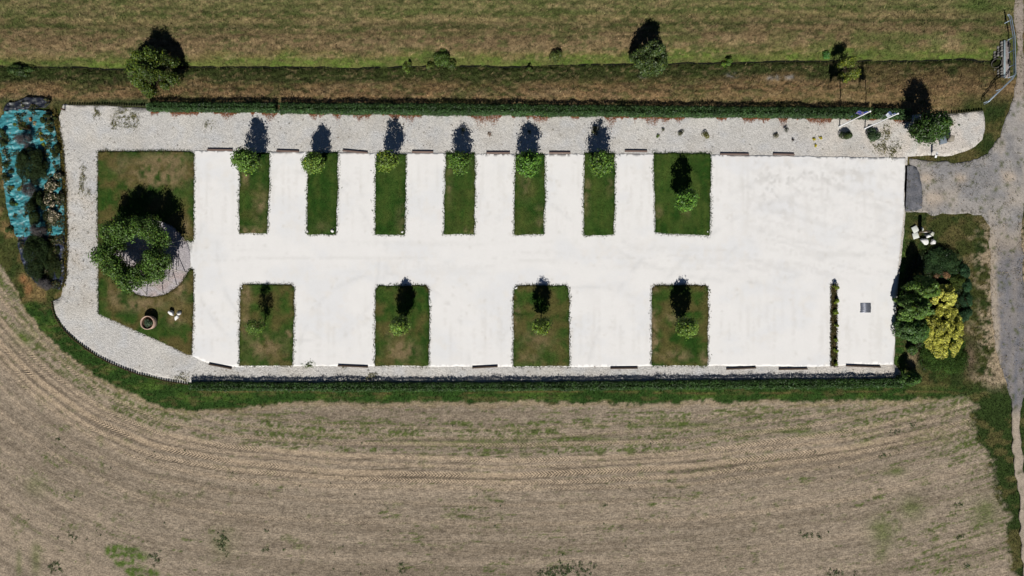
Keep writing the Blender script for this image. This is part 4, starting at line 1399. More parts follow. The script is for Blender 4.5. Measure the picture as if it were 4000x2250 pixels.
# ------------------------------------------------------------------ shrub bed on the right
shrub('green_shrub', 3560, 1128, 'tall light green shrub at the top left of the right-hand bed', 'shrubs of the right-hand bed', rx=1.5, ry=1.35, h=5.4, nl=30, n=7000, leaf=.20, base=alb(96, 128, 52), seed=1601, lobe=.27)
shrub('green_shrub', 3534, 1200, 'tall green shrub with pale shoots at the lot edge', 'shrubs of the right-hand bed', rx=1.85, ry=1.5, h=4.8, nl=34, n=8000, leaf=.20, base=alb(92, 124, 52), seed=1611, lobe=.25)
shrub('green_shrub', 3546, 1285, 'mid green shrub at the lot edge below the tall ones', 'shrubs of the right-hand bed', rx=1.75, ry=1.6, h=2.8, nl=30, n=8500, leaf=.16, base=alb(72, 104, 48), seed=1621, lobe=.27)
shrub('green_shrub', 3558, 1362, 'small green shrub near the lower left of the right-hand bed', 'shrubs of the right-hand bed', rx=.65, ry=.6, h=1.0, nl=9, n=1400, leaf=.13, base=alb(72, 102, 44), seed=1631, lobe=.4)
shrub('green_shrub', 3534, 1476, 'round green shrub closing the right end of the lower hedge', 'shrubs of the right-hand bed', rx=1.1, ry=1.0, h=2.6, nl=18, n=4200, leaf=.15, base=alb(66, 98, 40), seed=1641, lobe=.34)
shrub('golden_shrub', 3662, 1156, 'upper golden yellow shrub in the right-hand bed', 'golden shrubs', rx=1.55, ry=1.5, h=2.7, nl=60, n=12000, leaf=.12, base=alb(204, 202, 88), seed=1651, lobe=.17, var=.34, up=.8, yel=.0, flower=alb(112, 122, 44), fl_frac=.22)
shrub('golden_shrub', 3670, 1296, 'lower, larger golden yellow shrub in the right-hand bed', 'golden shrubs', rx=2.2, ry=3.2, h=2.6, nl=130, n=24000, leaf=.12, base=alb(198, 196, 82), seed=1661, lobe=.13, var=.34, up=.8, yel=.0, flower=alb(108, 118, 42), fl_frac=.25)
JUN = alb(60, 86, 34)
shrub('juniper', 3680, 1388, 'dark spreading conifer under the lower golden shrub', 'dark spreading conifers', cat='conifer', rx=2.75, ry=2.5, h=1.1, nl=60, n=26000, leaf=.13, base=JUN, seed=1671, lobe=.28, mat=M_NEEDLE, aspect=.3, up=.5, var=.3)
shrub('juniper', 3676, 1030, 'dark spreading conifer at the top of the right-hand bed', 'dark spreading conifers', cat='conifer', rx=2.2, ry=2.0, h=1.3, nl=40, n=18000, leaf=.13, base=alb(52, 76, 44), seed=1681, lobe=.3, mat=M_NEEDLE, aspect=.3, up=.5, flower=alb(190, 190, 180), fl_frac=.003)
shrub('juniper', 3722, 1098, 'olive spreading conifer between the golden shrub and the bed top', 'dark spreading conifers', cat='conifer', rx=1.2, ry=1.0, h=1.1, nl=20, n=7000, leaf=.13, base=alb(62, 76, 30), seed=1691, lobe=.32, mat=M_NEEDLE, aspect=.3, up=.5)
for i, (x, y) in enumerate(((3754, 1066), (3764, 1118), (3766, 1172), (3764, 1222))):
    shrub('juniper', x, y, ('top', 'second', 'third', 'bottom')[i] + ' blue-green conifer of the four along the bed\'s road side', 'blue-green conifers along the road side', cat='conifer', rx=.72, ry=1.0, h=.9, nl=16, n=4800, leaf=.12, base=alb(54, 84, 56), seed=1701 + i, lobe=.36, mat=M_NEEDLE, aspect=.3, up=.5)
shrub('dry_shrub', 3668, 1074, 'rusty dry brown shrub in the middle of the right-hand bed', None, rx=.9, ry=.8, h=1.3, nl=8, n=1700, leaf=.12, base=alb(116, 88, 60), seed=1721, lobe=.4, yel=.05)
shrub('added_ground_ivy', 3640, 1200, 'dark ivy carpet added to darken the ground under the shrubs of the right-hand bed', None, cat='ivy', rx=3.4, ry=6.6, h=.5, nl=160, n=26000, leaf=.15, base=alb(48, 64, 32), seed=1731, lobe=.15)  # leaf carpet added so the ground below the shrubs reads dark

# ------------------------------------------------------------------ ground sheet bed on the left
TARP = [(-60, 505), (0, 470), (25, 438), (60, 430), (110, 429), (165, 432), (205, 440), (212, 470), (224, 520), (238, 600), (246, 700), (252, 800), (257, 860), (257, 918), (170, 922), (72, 926), (48, 880), (28, 800), (18, 700), (12, 620), (-10, 560), (-60, 560)]
NAVY = [(74, 922), (170, 919), (258, 917), (256, 1000), (255, 1080), (248, 1110), (236, 1130), (190, 1122), (150, 1110), (112, 1070), (86, 1010), (74, 960)]
NAVY2 = [(18, 436), (30, 410), (70, 396), (110, 382), (160, 380), (200, 390), (202, 408), (180, 424), (110, 430), (60, 432)]


def wrinkle(px, py):
    wy = py + 26 * (fbm(px / 55, py / 70, 1800, 3) - .5); w1 = fbm(px / 55, wy / 8.5, 1801, 3); w2 = fbm(px / 80 + py / 40, (wy + px * .25) / 15, 1803, 3)
    return 0.055 + 0.17 * (1 - np.abs(2 * w1 - 1)) ** 5 + 0.13 * (1 - np.abs(2 * w2 - 1)) ** 6 + 0.03 * fbm(px / 20, py / 20, 1805, 2)


def tarp_col(c0, c1):
    def f(px, py):
        n = fbm(px / 60, py / 30, 1811, 3); w = fbm(px / 70, py / 5, 1813, 3)
        c = mix(np.tile(lin(c0), px.shape + (1,)), lin(c1), smooth(0.4, 0.65, n) * .6)
        c = mix(c, lin((96, 100, 96)), .6 * smooth(.56, .72, fbm(px / 18, py / 12, 1815, 4)))
        c = mix(c, np.asarray(lin(c0)) * .45, .6 * smooth(.56, .68, fbm(px / 40, py / 7, 1817, 4)))
        return c * KALB * (0.88 + .24 * w)[..., None]
    return f


tag(add('ground_sheet', sheet_mesh('ground_sheet', rough_outline(TARP, 10, 3, 31), .11, lambda a, b: wrinkle(a, b), tarp_col((60, 134, 142), (74, 150, 158)), M_TARP, .08)), 'large wrinkled teal ground sheet along the left edge', 'ground sheet', 'ground sheets')
tag(add('ground_sheet', sheet_mesh('ground_sheet', rough_outline(NAVY, 10, 3, 32), .13, lambda a, b: wrinkle(a, b) * .9, tarp_col((40, 48, 70), (56, 64, 90)), M_TARP, .08)), 'dark navy ground sheet below the teal one', 'ground sheet', 'ground sheets')
tag(add('ground_sheet', sheet_mesh('ground_sheet', rough_outline(NAVY2, 10, 5, 33), .15, lambda a, b: wrinkle(a, b) * 1.2 - .02, tarp_col((34, 38, 50), (60, 62, 70)), M_TARP, .08)), 'crumpled dark sheet strip above the teal ground sheet', 'ground sheet', 'ground sheets')
DKG = alb(46, 62, 30)
for i, (x, y, rx, ry, h, n, c, lab, mt) in enumerate((
        (140, 655, 1.7, 2.4, 2.0, 15000, (40, 54, 28), 'largest dark green shrub on the teal sheet', 0),
        (166, 828, 1.1, 2.2, 2.0, 9000, (40, 54, 26), 'tall dark green shrub between the pale flowers and open teal sheet', 0),
        (160, 1005, 1.5, 3.0, 2.0, 16000, (40, 56, 28), 'long dark green shrub on the navy sheet', 0),
        (212, 1020, 1.0, 2.5, .8, 7000, (46, 58, 28), 'low green shrub at the right of the navy sheet', 0),
        (196, 468, .95, .75, 1.0, 2600, (48, 60, 30), 'dark green shrub at the top right of the teal sheet', 0),
        (224, 590, .6, .9, .9, 2200, (52, 62, 30), 'olive shrub at the right edge of the teal sheet', 0),
        (206, 505, .4, .5, .6, 500, (64, 72, 36), 'small olive shrub above the right edge shrub', 0),
        (100, 495, .6, .55, .6, 700, (76, 86, 38), 'olive shrub left of the thin stake on the teal sheet', 0),
        (30, 522, .55, .65, .9, 900, (54, 68, 40), 'upper grey-green shrub cut by the left edge', 0),
        (24, 562, .45, .45, .8, 600, (56, 68, 38), 'second shrub down at the left edge', 0),
        (46, 690, .75, .75, .9, 1100, (64, 72, 38), 'olive shrub at the left of the teal sheet below the middle', 0),
        (28, 640, .5, .5, .7, 500, (60, 72, 36), 'small green shrub on the left rim of the teal sheet', 0),
        (60, 790, .5, .5, .5, 420, (52, 72, 34), 'low green plant on the lower left of the teal sheet', 0),
        (44, 900, .45, .6, .6, 500, (54, 74, 36), 'green shrub at the lower left corner of the teal sheet', 0),
        (88, 735, .42, .42, .5, 500, (92, 98, 46), 'round olive cushion plant on the open teal sheet', 0),
        (50, 735, .45, .3, .4, 350, (88, 94, 48), 'flat olive cushion plant at the left of the round one', 0),
        (72, 648, .25, .25, .4, 200, (88, 98, 48), 'tiny olive plant on the open teal sheet', 0))):
    shrub('bed_shrub', x, y, lab, 'shrubs on the ground sheets', 0.05, rx=rx, ry=ry, h=h, nl=max(7, int(rx * ry * 9)), n=n, leaf=.13, base=alb(*c), seed=1850 + 5 * i, lobe=.27 if rx > .7 else .42, mat=M_NEEDLE, aspect=.35, yel=.1)
for i, (x, y, rx, ry, h, lab) in enumerate(((118, 552, .7, .8, 2.2, 'top fuzzy grey plume bush on the teal sheet'), (138, 742, .55, .9, 2.1, 'middle fuzzy grey plume bush on the teal sheet'),
                                            (172, 900, .55, .65, 2.0, 'fuzzy grey plume bush where the two sheets meet'), (190, 1108, .7, .6, 1.4, 'fuzzy grey plume bush at the foot of the navy sheet'))):
    shrub('plume_bush', x, y, lab, 'fuzzy grey plume bushes', 0.05, rx=rx * 1.25, ry=ry * 1.25, h=h, nl=16, n=6500, leaf=.13, base=alb(96, 92, 92), seed=1950 + 5 * i, lobe=.42, mat=M_NEEDLE, aspect=.14, yel=.02, jitter=1.2, fill=.7, var=.2)
for i, (x, y, rx, ry, n, lab) in enumerate(((212, 728, .75, .8, 1700, 'upper cream-flowered shrub at the right of the teal sheet'), (204, 785, .85, .9, 2000, 'middle cream-flowered shrub at the right of the teal sheet'),
                                            (212, 842, .85, .8, 1900, 'lower cream-flowered shrub at the right of the teal sheet'), (238, 690, .5, .4, 600, 'small cream-flowered shrub at the top of the flowering group'), (244, 780, .4, 1.0, 900, 'narrow green flowered shrub along the gravel edge'))):
    shrub('flowering_shrub', x, y, lab, 'cream-flowered shrubs', 0.05, rx=rx, ry=ry, h=.9, nl=18, n=int(n * 1.8), leaf=.16, base=alb(58, 64, 36), seed=1980 + 5 * i, lobe=.36, flower=alb(206, 190, 164), fl_frac=.30 if i < 4 else .12, aspect=.8)
for i, (x, y, c, lab) in enumerate(((124, 468, (176, 120, 66), 'orange flower clump by the thin stake'), (118, 498, (160, 112, 60), 'orange-brown flower clump below the first'), (64, 487, (90, 104, 40), 'bright green tuft on the upper teal sheet'), (142, 484, (170, 150, 110), 'pale dry tuft on the upper teal sheet'),
                                    (165, 524, (160, 156, 40), 'upper yellow-green tuft on the teal sheet'), (168, 546, (170, 160, 36), 'lower yellow-green tuft on the teal sheet'), (176, 567, (140, 150, 60), 'small pale green tuft below the yellow-green tufts'),
                                    (178, 897, (170, 176, 80), 'pale lime tuft at the bottom of the teal sheet'), (200, 898, (170, 176, 90), 'second pale lime tuft at the bottom of the teal sheet'), (192, 978, (176, 180, 90), 'left lime tuft on the navy sheet'), (212, 974, (180, 182, 86), 'right lime tuft on the navy sheet'), (212, 1010, (150, 160, 90), 'lime tuft in the middle of the navy sheet'), (186, 1032, (160, 170, 80), 'small lime tuft at the shrub edge on the navy sheet'), (202, 1060, (176, 176, 90), 'lowest lime tuft on the navy sheet'), (72, 798, (90, 120, 50), 'small green tuft on the lower teal sheet'),
                                    (182, 1096, (206, 186, 150), 'cream flower tuft near the foot of the navy sheet'))):
    shrub('flower_tuft', x, y, lab, 'small tufts on the ground sheets', 0.06, 'plant', rx=.24, ry=.22, h=.3, nl=5, n=150, leaf=.13, base=alb(*c), seed=2010 + 3 * i, lobe=.55, yel=.0, stems=False)
ms = MB(); ms.tube([(0, 0, 0), (0, 0, 2.3)], .03, alb(92, 74, 60), 6)
tag(ms.build('stake', M_WOOD, None, W(127, 512, .05)), 'thin wooden stake standing in the teal sheet', 'stake')

# ------------------------------------------------------------------ wooden wheel stops
WS = [(812, 585, 910, 586, 'upper wheel stop at the far left, beside the lawn'), (1082, 589, 1169, 592, 'upper wheel stop between the first and second grass strips'), (1340, 588, 1437, 597, 'upper wheel stop between the second and third grass strips'),
      (1610, 593, 1693, 594, 'upper wheel stop between the third and fourth grass strips'), (1900, 597, 1992, 597, 'upper wheel stop between the fourth and fifth grass strips'), (2145, 597, 2228, 597, 'upper wheel stop between the fifth and sixth grass strips'),
      (2440, 590, 2527, 591, 'upper wheel stop between the sixth strip and the wide bed'), (2812, 602, 2924, 603, 'upper wheel stop just right of the wide bed'), (3018, 602, 3101, 604, 'rightmost upper wheel stop'),
      (818, 1421, 906, 1438, 'lower wheel stop at the far left, slightly turned'), (1321, 1427, 1438, 1432, 'lower wheel stop left of the second lower bed'), (1845, 1435, 1944, 1430, 'lower wheel stop left of the third lower bed'),
      (2384, 1437, 2490, 1436, 'lower wheel stop left of the rightmost lower bed'), (2836, 1440, 2951, 1435, 'lower wheel stop right of the rightmost lower bed'), (3041, 1441, 3152, 1439, 'lower wheel stop left of the planted strip'), (3303, 1427, 3437, 1432, 'lower wheel stop below the drain grate')]
for i, (x0, y0, x1, y1, lab) in enumerate(WS):
    L = math.hypot(x1 - x0, y1 - y0) / PXM
    r = np.random.default_rng(2100 + i)
    mb = MB()
    up_ = y0 < 1000
    mb.box(0, 0, .125, L, .17 if up_ else .15, .19, alb(*( (124, 106, 98) if up_ else (84, 70, 60))) * r.uniform(.85, 1.1), bev=.018)
    o = mb.build('wheel_stop', M_WOOD, None, W((x0 + x1) / 2, (y0 + y1) / 2 + 1, 0.0))
    o.rotation_euler[2] = math.atan2(-(y1 - y0), x1 - x0)
    tag(o, lab, 'wheel stop', 'wooden wheel stops')

# ------------------------------------------------------------------ low picket edging
pk = MB()
prof = [(-.105, 0), (.105, 0), (.105, .2)] + [(.105 * math.cos(t), .2 + .10 * math.sin(t)) for t in np.linspace(0.35, math.pi - .35, 5)] + [(-.105, .2)]
PV = [(x, -.028, z) for x, z in prof] + [(x, .028, z) for x, z in prof]
n_ = len(prof)
pk.mixed(PV, [tuple(range(n_)), tuple(range(2 * n_ - 1, n_ - 1, -1))] + [(i, i + n_, (i + 1) % n_ + n_, (i + 1) % n_) for i in range(n_)], alb(84, 66, 50))
pk_brown = pk.mesh('picket', M_WOOD)
pk2 = MB(); pk2.mixed(PV, [tuple(range(n_)), tuple(range(2 * n_ - 1, n_ - 1, -1))] + [(i, i + n_, (i + 1) % n_ + n_, (i + 1) % n_) for i in range(n_)], alb(66, 66, 46))
pk_green = pk2.mesh('picket', M_WOOD)


def edging(pts, label, me, z=0.0):
    P = np.array(pts, float)
    s = np.concatenate([[0], np.cumsum(np.linalg.norm(np.diff(P, axis=0), axis=1))])
    root = empty('picket_edging', W(pts[0][0], pts[0][1], z))
    b = np.array(W(pts[0][0], pts[0][1], z))
    for t in np.arange(4, s[-1], 9.7):
        x = np.interp(t, s, P[:, 0]); y = np.interp(t, s, P[:, 1])
        x2 = np.interp(min(t + 4, s[-1]), s, P[:, 0]); y2 = np.interp(min(t + 4, s[-1]), s, P[:, 1]); x1 = np.interp(t - 4, s, P[:, 0]); y1 = np.interp(t - 4, s, P[:, 1])
        o = add('picket', me, root, np.array(W(x, y, z)) - b)
        o.rotation_euler = (random.uniform(-.06, .06), 0, math.atan2(-(y2 - y1), x2 - x1) + random.uniform(-.05, .05))
        o.scale = (random.uniform(.86, 1.0), 1, random.uniform(.85, 1.12))
    return tag(root, label, 'edging', 'round-topped picket edgings')


edging([(268, 411), (420, 412), (584, 415)], 'low picket edging at the top left of the gravel', pk_green)
edging([(3655, 446), (3740, 443), (3836, 433)], 'low picket edging along the top of the rounded gravel corner', pk_green)
edging([(206, 1176), (210, 1210), (220, 1240), (240, 1272), (262, 1298), (296, 1330), (332, 1358), (380, 1390), (432, 1418), (490, 1442), (546, 1463), (610, 1480), (662, 1490), (744, 1502)], 'long curved picket edging round the lower left gravel', pk_brown)

# ------------------------------------------------------------------ boulders, tub, blocks
WH = alb(236, 234, 230)
for (x, y, sx, sy, sz, sd_, lab, c, fl) in (
        (3604, 943, .95, .75, .55, 2301, 'largest white boulder beside the right-hand bed', WH, False), (3638, 948, .55, .7, .5, 2302, 'white boulder right of the largest white boulder', WH, False),
        (3620, 924, .6, .55, .55, 2303, 'rounded white boulder behind the largest white boulder', WH, False), (3640, 914, .55, .55, .12, 2304, 'pale flat slab behind the white boulders', alb(200, 200, 186), True),
        (3600, 896, .5, .35, .10, 2305, 'thin triangular pale slab right of the stele', alb(206, 208, 200), True),
        (676, 1222, .75, .5, .6, 2306, 'left white rock of the three on the lawn', WH, False), (704, 1221, .5, .55, .55, 2307, 'right white rock of the three on the lawn', WH, False), (693, 1241, .7, .4, .3, 2308, 'lower white rock of the three on the lawn', WH, False),
        (1203, 905, .27, .25, .25, 2309, 'white corner stone at the lower left of the second strip', WH, False), (1300, 904, .38, .36, .34, 2310, 'white corner stone at the lower right of the second strip', WH, False),
        (1572, 906, .28, .3, .28, 2311, 'white corner stone at the lower right of the third strip', WH, False), (2016, 1125, .34, .24, .22, 2312, 'white corner stone at the top left of the third lower bed', WH, False),
        (1457, 922, .11, .11, .1, 2313, 'white pebble left of the third strip\'s foot', WH, False), (1838, 920, .12, .1, .1, 2314, 'white pebble at the foot of the fourth strip', WH, False),
        (2763, 905, .16, .16, .16, 2315, 'white pebble at the lower right corner of the wide upper bed', WH, False), (2568, 910, .14, .14, .14, 2316, 'white pebble at the lower left corner of the wide upper bed', WH, False), (946, 1126, .18, .18, .18, 2317, 'white stone at the top left of the leftmost lower bed', WH, False)):
    rock('boulder', x, y, sx, sy, sz, sd_, c, lab, 'white stones', .06 if x > 3550 or x < 740 else .04, sd_ * .7, flat=fl, n=13 if not fl else 12)


def slab(px, py, sx, sy, sz, rz, c, label, name='stone_slab', group=None, tilt=0.0, z=0.02):
    mb = MB(); mb.box(0, 0, sz / 2, sx, sy, sz, c, bev=.02)
    o = mb.build(name, M_STONE, None, W(px, py, z)); o.rotation_euler = (tilt, 0, rz)
    return tag(o, label, 'slab', group)


slab(3572, 896, .62, .66, .09, math.radians(28), alb(212, 214, 206), 'upper square pale paving slab left of the stele', group='pale paving slabs', z=.06)
slab(3574, 921, .62, .62, .09, math.radians(18), alb(214, 216, 208), 'lower square pale paving slab left of the stele', group='pale paving slabs', z=.06)
slab(3676, 548, .62, .86, .40, math.radians(14), alb(118, 128, 138), 'blue-grey stone block in the rounded gravel corner', group='stone blocks in the gravel corner')
slab(3702, 545, .46, .56, .78, math.radians(-10), alb(150, 142, 128), 'taller brownish stone block in the rounded gravel corner', group='stone blocks in the gravel corner')
st = empty('stele', W(3592, 908, .05))
mb = MB(); mb.box(0, 0, .8, .40, .14, 1.6, alb(150, 136, 112), bev=.03); mb.build('post_board', M_WOOD, st)
mb = MB(); mb.tube([(0, -.07, 1.6), (0, .07, 1.6)], .2, alb(150, 138, 116), 14); mb.build('rounded_head', M_WOOD, st)
mb = MB(); mb.box(0.01, -.085, .9, .30, .02, .36, alb(236, 236, 240)); mb.build('plate', M_PAINT, st)
tag(st, 'upright wooden stele with white plate by the white boulders', 'stele')

# half-barrel planter
tub = empty('planter_tub', W(592, 1259, .06))
TR, TH = .70, .85
NS = 40
a0 = 2 * math.pi / NS
sv = MB()
def arc_v(r, a, z): return (r * math.cos(a), r * math.sin(a), z)
g_ = a0 * .44
SV = [arc_v(TR, -g_, 0), arc_v(TR, g_, 0), arc_v(TR - .07, g_, 0), arc_v(TR - .07, -g_, 0)] + [arc_v(TR + .02, -g_, TH), arc_v(TR + .02, g_, TH), arc_v(TR - .06, g_, TH), arc_v(TR - .06, -g_, TH)]
sv.mixed(SV, [(3, 2, 1, 0), (4, 5, 6, 7), (0, 1, 5, 4), (1, 2, 6, 5), (2, 3, 7, 6), (3, 0, 4, 7)], alb(206, 176, 158))
sv = sv.mesh('stave', M_WOOD)
for k in range(NS):
    o = add('stave', sv, tub); o.rotation_euler[2] = k * a0; o.scale = (1, 1, random.uniform(.97, 1.02))
mb = MB()
cV = [(0, 0, TH - .22)] + [arc_v(TR - .065, k * a0, TH - .22) for k in range(NS)]
mb.tris(cV, [(0, 1 + k, 1 + (k + 1) % NS) for k in range(NS)], alb(70, 58, 46)); mb.build('soil', M_TURF, tub)
me, _ = lobe_shrub(.5, .5, .45, 8, 900, .12, alb(70, 92, 66), 2401, lobe=.5, stems=False)
add('plants', me, tub, (0, 0, TH - .25))
tag(tub, 'round wooden planter tub of upright staves on the lawn', 'planter')

# little wooden post at the gravel's top left corner
mb = MB(); mb.box(0, 0, .35, .12, .12, .7, alb(92, 64, 48), bev=.02)
tag(mb.build('corner_post', M_WOOD, None, W(254, 430, 0)), 'short brown post at the top left gravel corner', 'post')

# ------------------------------------------------------------------ drain grate
gr = empty('drain_grate', W(3380, 1203, .036))
mb = MB(); mb.box(0, 0, .012, 1.08, .98, .02, alb(52, 56, 70)); mb.build('pit_shade_plate', M_STONE, gr)  # dark plate painted as the shaded pit below the slats
slm = MB(); slm.box(0, 0, .05, 1.10, .058, .05, alb(196, 200, 212)); slm = slm.mesh('slat', M_METAL)
for k in range(9):
    o = add('slat', slm, gr, (random.uniform(-.02, .02) - (.03 if k == 8 else 0), .45 - k * .112, 0)); o.rotation_euler[2] = random.uniform(-.01, .01)
mb = MB(); mb.box(0, 0, .034, .05, .96, .02, alb(190, 194, 206)); mb.build('cross_rib', M_METAL, gr)
tag(gr, 'slatted steel drain grate in the lower right bay', 'drain grate')

# planted strip
SP = [(3246, 1118), (3256, 1108), (3266, 1118), (3267, 1250), (3265, 1360), (3266, 1430), (3246, 1430), (3244, 1340), (3246, 1220)]
r_spr = lambda a, b: mix(np.tile(lin((88, 76, 52)), a.shape + (1,)), lin((58, 62, 32)), smooth(.4, .6, fbm(a / 9, b / 9, 2501, 3))) * KALB
sp = add('planting_strip', sheet_mesh('planting_strip', rough_outline(SP, 8, 2, 41), .2, .09, r_spr, M_TURF, .1))
tag(sp, 'narrow strip of brown soil with weeds between two lower right bays', 'planting strip')
mbs = MB(); r = np.random.default_rng(2503); n = 2600
fx = r.uniform(3241, 3270, n); fy = r.uniform(1108, 1432, n)
blades(mbs, (fx - 2000) / PXM, (1125 - fy) / PXM, np.full(n, .06), r.uniform(.06, .2, n), r.uniform(.04, .09, n), leafcol(n, alb(78, 72, 42), r, .35, .2), 1.1, 2505)
o = mbs.build('grass_blades', M_BLADE, sp); o['kind'] = 'stuff'
for i, (x, y, s) in enumerate(((3256, 1122, .36), (3262, 1176, .34), (3260, 1218, .30), (3262, 1272, .24), (3262, 1326, .26), (3260, 1368, .28), (3260, 1420, .26))):
    shrub('strip_plant', x, y, ('topmost', 'second', 'third', 'fourth', 'fifth', 'sixth', 'lowest')[i] + ' lime green plant in the narrow planted strip', 'plants in the narrow strip', .08, 'plant', rx=s, ry=s, h=.85 if i == 0 else .5, nl=6, n=170, leaf=.14, base=alb(112, 132, 36), seed=2520 + i, lobe=.5)

# ------------------------------------------------------------------ flagpoles and flags
def flagpole(px, py, label):
    e = empty('flagpole', W(px, py, 0))
    mb = MB(); mb.tube([(0, 0, -.02), (0, 0, .1)], .13, alb(180, 180, 178), 12); mb.build('base', M_PAINT, e)
    mb = MB(); mb.tube([(0, 0, .1), (0, 0, 3.2), (0, 0, 6.35)], [.062, .055, .045], alb(240, 240, 240), 10); mb.build('mast', M_PAINT, e)
    bm = bmesh.new(); bmesh.ops.create_icosphere(bm, subdivisions=2, radius=.10)
    V = [tuple(v.co + Vector((0, 0, 6.42))) for v in bm.verts]; F = [tuple(v.index for v in f.verts) for f in bm.faces]; bm.free()
    mb = MB(); mb.tris(V, F, alb(242, 242, 242)); mb.build('ball', M_PAINT, e, smooth_shade=True)
    for z in (1.2, 4.95):
        mb = MB(); mb.box(.07, 0, z, .08, .05, .12, alb(225, 225, 225)); mb.build('cleat', M_PAINT, e)
    return tag(e, label, 'flagpole', 'white flagpoles')


flagpole(3279, 494, 'left white flagpole with the deep blue flag'); flagpole(3378, 502, 'right white flagpole with the pale flag')


def flag_pt(u, v, spread, droop, fold, az, h):
    """u 0..1 away from the pole, v 0..1 down"""
    ang = az + fold * math.sin(u * 7.0 + v * 1.5) * .5
    rr = u * spread
    x = rr * math.cos(ang); y = rr * math.sin(ang) + fold * .18 * math.sin(u * 9 + v * 2)
    z = 6.28 - v * h - droop * (u ** 1.3)
    return np.array([x - .06, y, z])


def flag_mesh(colf, spread, droop, fold, az, h, nu=22, nv=14):
    mb = MB()
    V = [flag_pt(i / nu, j / nv, spread, droop, fold, az, h) for j in range(nv + 1) for i in range(nu + 1)]
    F = []; C = []
    for j in range(nv):
        for i in range(nu):
            a = j * (nu + 1) + i
            F.append((a, a + 1, a + nu + 2, a + nu + 1)); C.append(colf((i + .5) / nu, (j + .5) / nv))
    mb.quads(V, F, np.array(C))
    return mb


f1 = empty('flag', W(3279, 494, 0))
pr1 = (1.02, .42, .30, math.radians(176), 1.15)
flag_mesh(lambda u, v: alb(44, 62, 150), *pr1).build('cloth', M_CLOTH, f1, smooth_shade=True)
for k in range(12):
    t = 2 * math.pi * k / 12
    cu, cv = .5 + .22 * math.sin(t), .5 - .33 * math.cos(t)
    c0 = flag_pt(cu, cv, *pr1); eu = flag_pt(cu + .02, cv, *pr1) - c0; ev = flag_pt(cu, cv + .02, *pr1) - c0
    eu /= np.linalg.norm(eu); ev /= np.linalg.norm(ev); nn = np.cross(eu, ev)
    mb = MB()
    for sgn in (-1, 1):
        V = [c0 + nn * .008 * sgn]
        for q in range(10):
            rr = .075 if q % 2 == 0 else .03
            V.append(c0 + nn * .008 * sgn + eu * rr * math.sin(q * math.pi / 5) - ev * rr * math.cos(q * math.pi / 5))
        mb.tris(V, [(0, 1 + q, 1 + (q + 1) % 10) for q in range(10)], alb(240, 205, 60))
    mb.build('star', M_CLOTH, f1)
tag(f1, 'deep blue flag with a ring of gold stars, hanging on the left pole', 'flag', 'flags')
f2 = empty('flag', W(3378, 502, 0))
flag_mesh(lambda u, v: alb(96, 110, 150) if v < .45 else alb(226, 230, 236), .62, .55, .55, math.radians(158), 1.25).build('cloth', M_CLOTH, f2, smooth_shade=True)
tag(f2, 'pale flag, grey-blue above and white below, hanging on the right pole', 'flag', 'flags')

# small sign at the drive
sg = empty('sign', W(3637, 612, .02))
mb = MB(); mb.box(0, 0, .55, .07, .07, 1.1, alb(70, 64, 60)); mb.build('post', M_WOOD, sg)
mb = MB(); mb.box(0, 0, 0, .20, .03, .62, alb(238, 240, 242))
o = mb.build('panel', M_PAINT, sg, (0.02, 0.02, .86)); o.rotation_euler = (math.radians(-64), 0, 0)
mb = MB(); mb.tube([(0, 0, .62), (.42, .06, .66)], .02, alb(70, 64, 60), 6); mb.build('arm', M_WOOD, sg)
tag(sg, 'small white panel on a post at the corner of the drive', 'sign')
mb = MB(); mb.tube([(0, 0, 0), (0, 0, .75)], .03, alb(50, 46, 44), 6)
tag(mb.build('marker_post', M_WOOD, None, W(3637, 853, 0)), 'thin dark marker post at the lower side of the drive', 'post')

# ------------------------------------------------------------------ culvert and railing
cu = empty('culvert', W(3930, 236, 0))
def cub(name, x0, x1, y0, y1, z0, z1, c, mat=M_STONE, bev=.02):
    a = np.array(W((x0 + x1) / 2, (y0 + y1) / 2, 0)) - np.array(W(3930, 236, 0))
    mb = MB(); mb.box(0, 0, 0, (x1 - x0) / PXM, (y1 - y0) / PXM, z1 - z0, c, bev=bev)
    return mb.build(name, mat, cu, (a[0], a[1], (z0 + z1) / 2))
CON = alb(150, 142, 140)
cub('headwall', 3922, 3944, 160, 304, -1.6, .02, CON)
cub('coping', 3919, 3926, 158, 306, .02, .07, alb(150, 164, 168))
for (y0, y1) in ((172, 184), (240, 252)):
    cub('block', 3934, 3941, y0, y1, .02, .3, alb(60, 58, 58))
r = np.random.default_rng(2601)
for row in range(3):
    for k in range(14):
        y = 164 + k * 10.2 + (row % 2) * 5
        if abs(y - 240) < 22: continue
        mb = MB(); mb.box(0, 0, 0, r.uniform(.2, .3), r.uniform(.2, .26), r.uniform(.2, .28), alb(128, 126, 122) * r.uniform(.6, 1.15), bev=.02)
        a = np.array(W(3918 - row * 6 + r.normal(0, 1), y, -.2 - row * .32)) - np.array(W(3930, 236, 0))
        o = mb.build('facing_stone', M_STONE, cu, tuple(a)); o.rotation_euler = (r.normal(0, .1), r.normal(0, .1), r.normal(0, .15))
mb = MB()
pipe = []
NP = 24
for (x, rad) in ((-.10, .50), (1.5, .50)):
    for k in range(NP):
        t = 2 * math.pi * k / NP
        pipe.append((x, rad * math.cos(t), rad * math.sin(t)))
for (x, rad) in ((-.10, .45), (.14, .45)):
    for k in range(NP):
        t = 2 * math.pi * k / NP
        pipe.append((x + (.0), rad * math.cos(t), rad * math.sin(t)))
F = []
for k in range(NP):
    j = (k + 1) % NP
    F += [(k, j, NP + j, NP + k), (2 * NP + k, 3 * NP + k, 3 * NP + j, 2 * NP + j), (k, 2 * NP + k, 2 * NP + j, j)]
F.append(tuple(range(3 * NP, 4 * NP)))
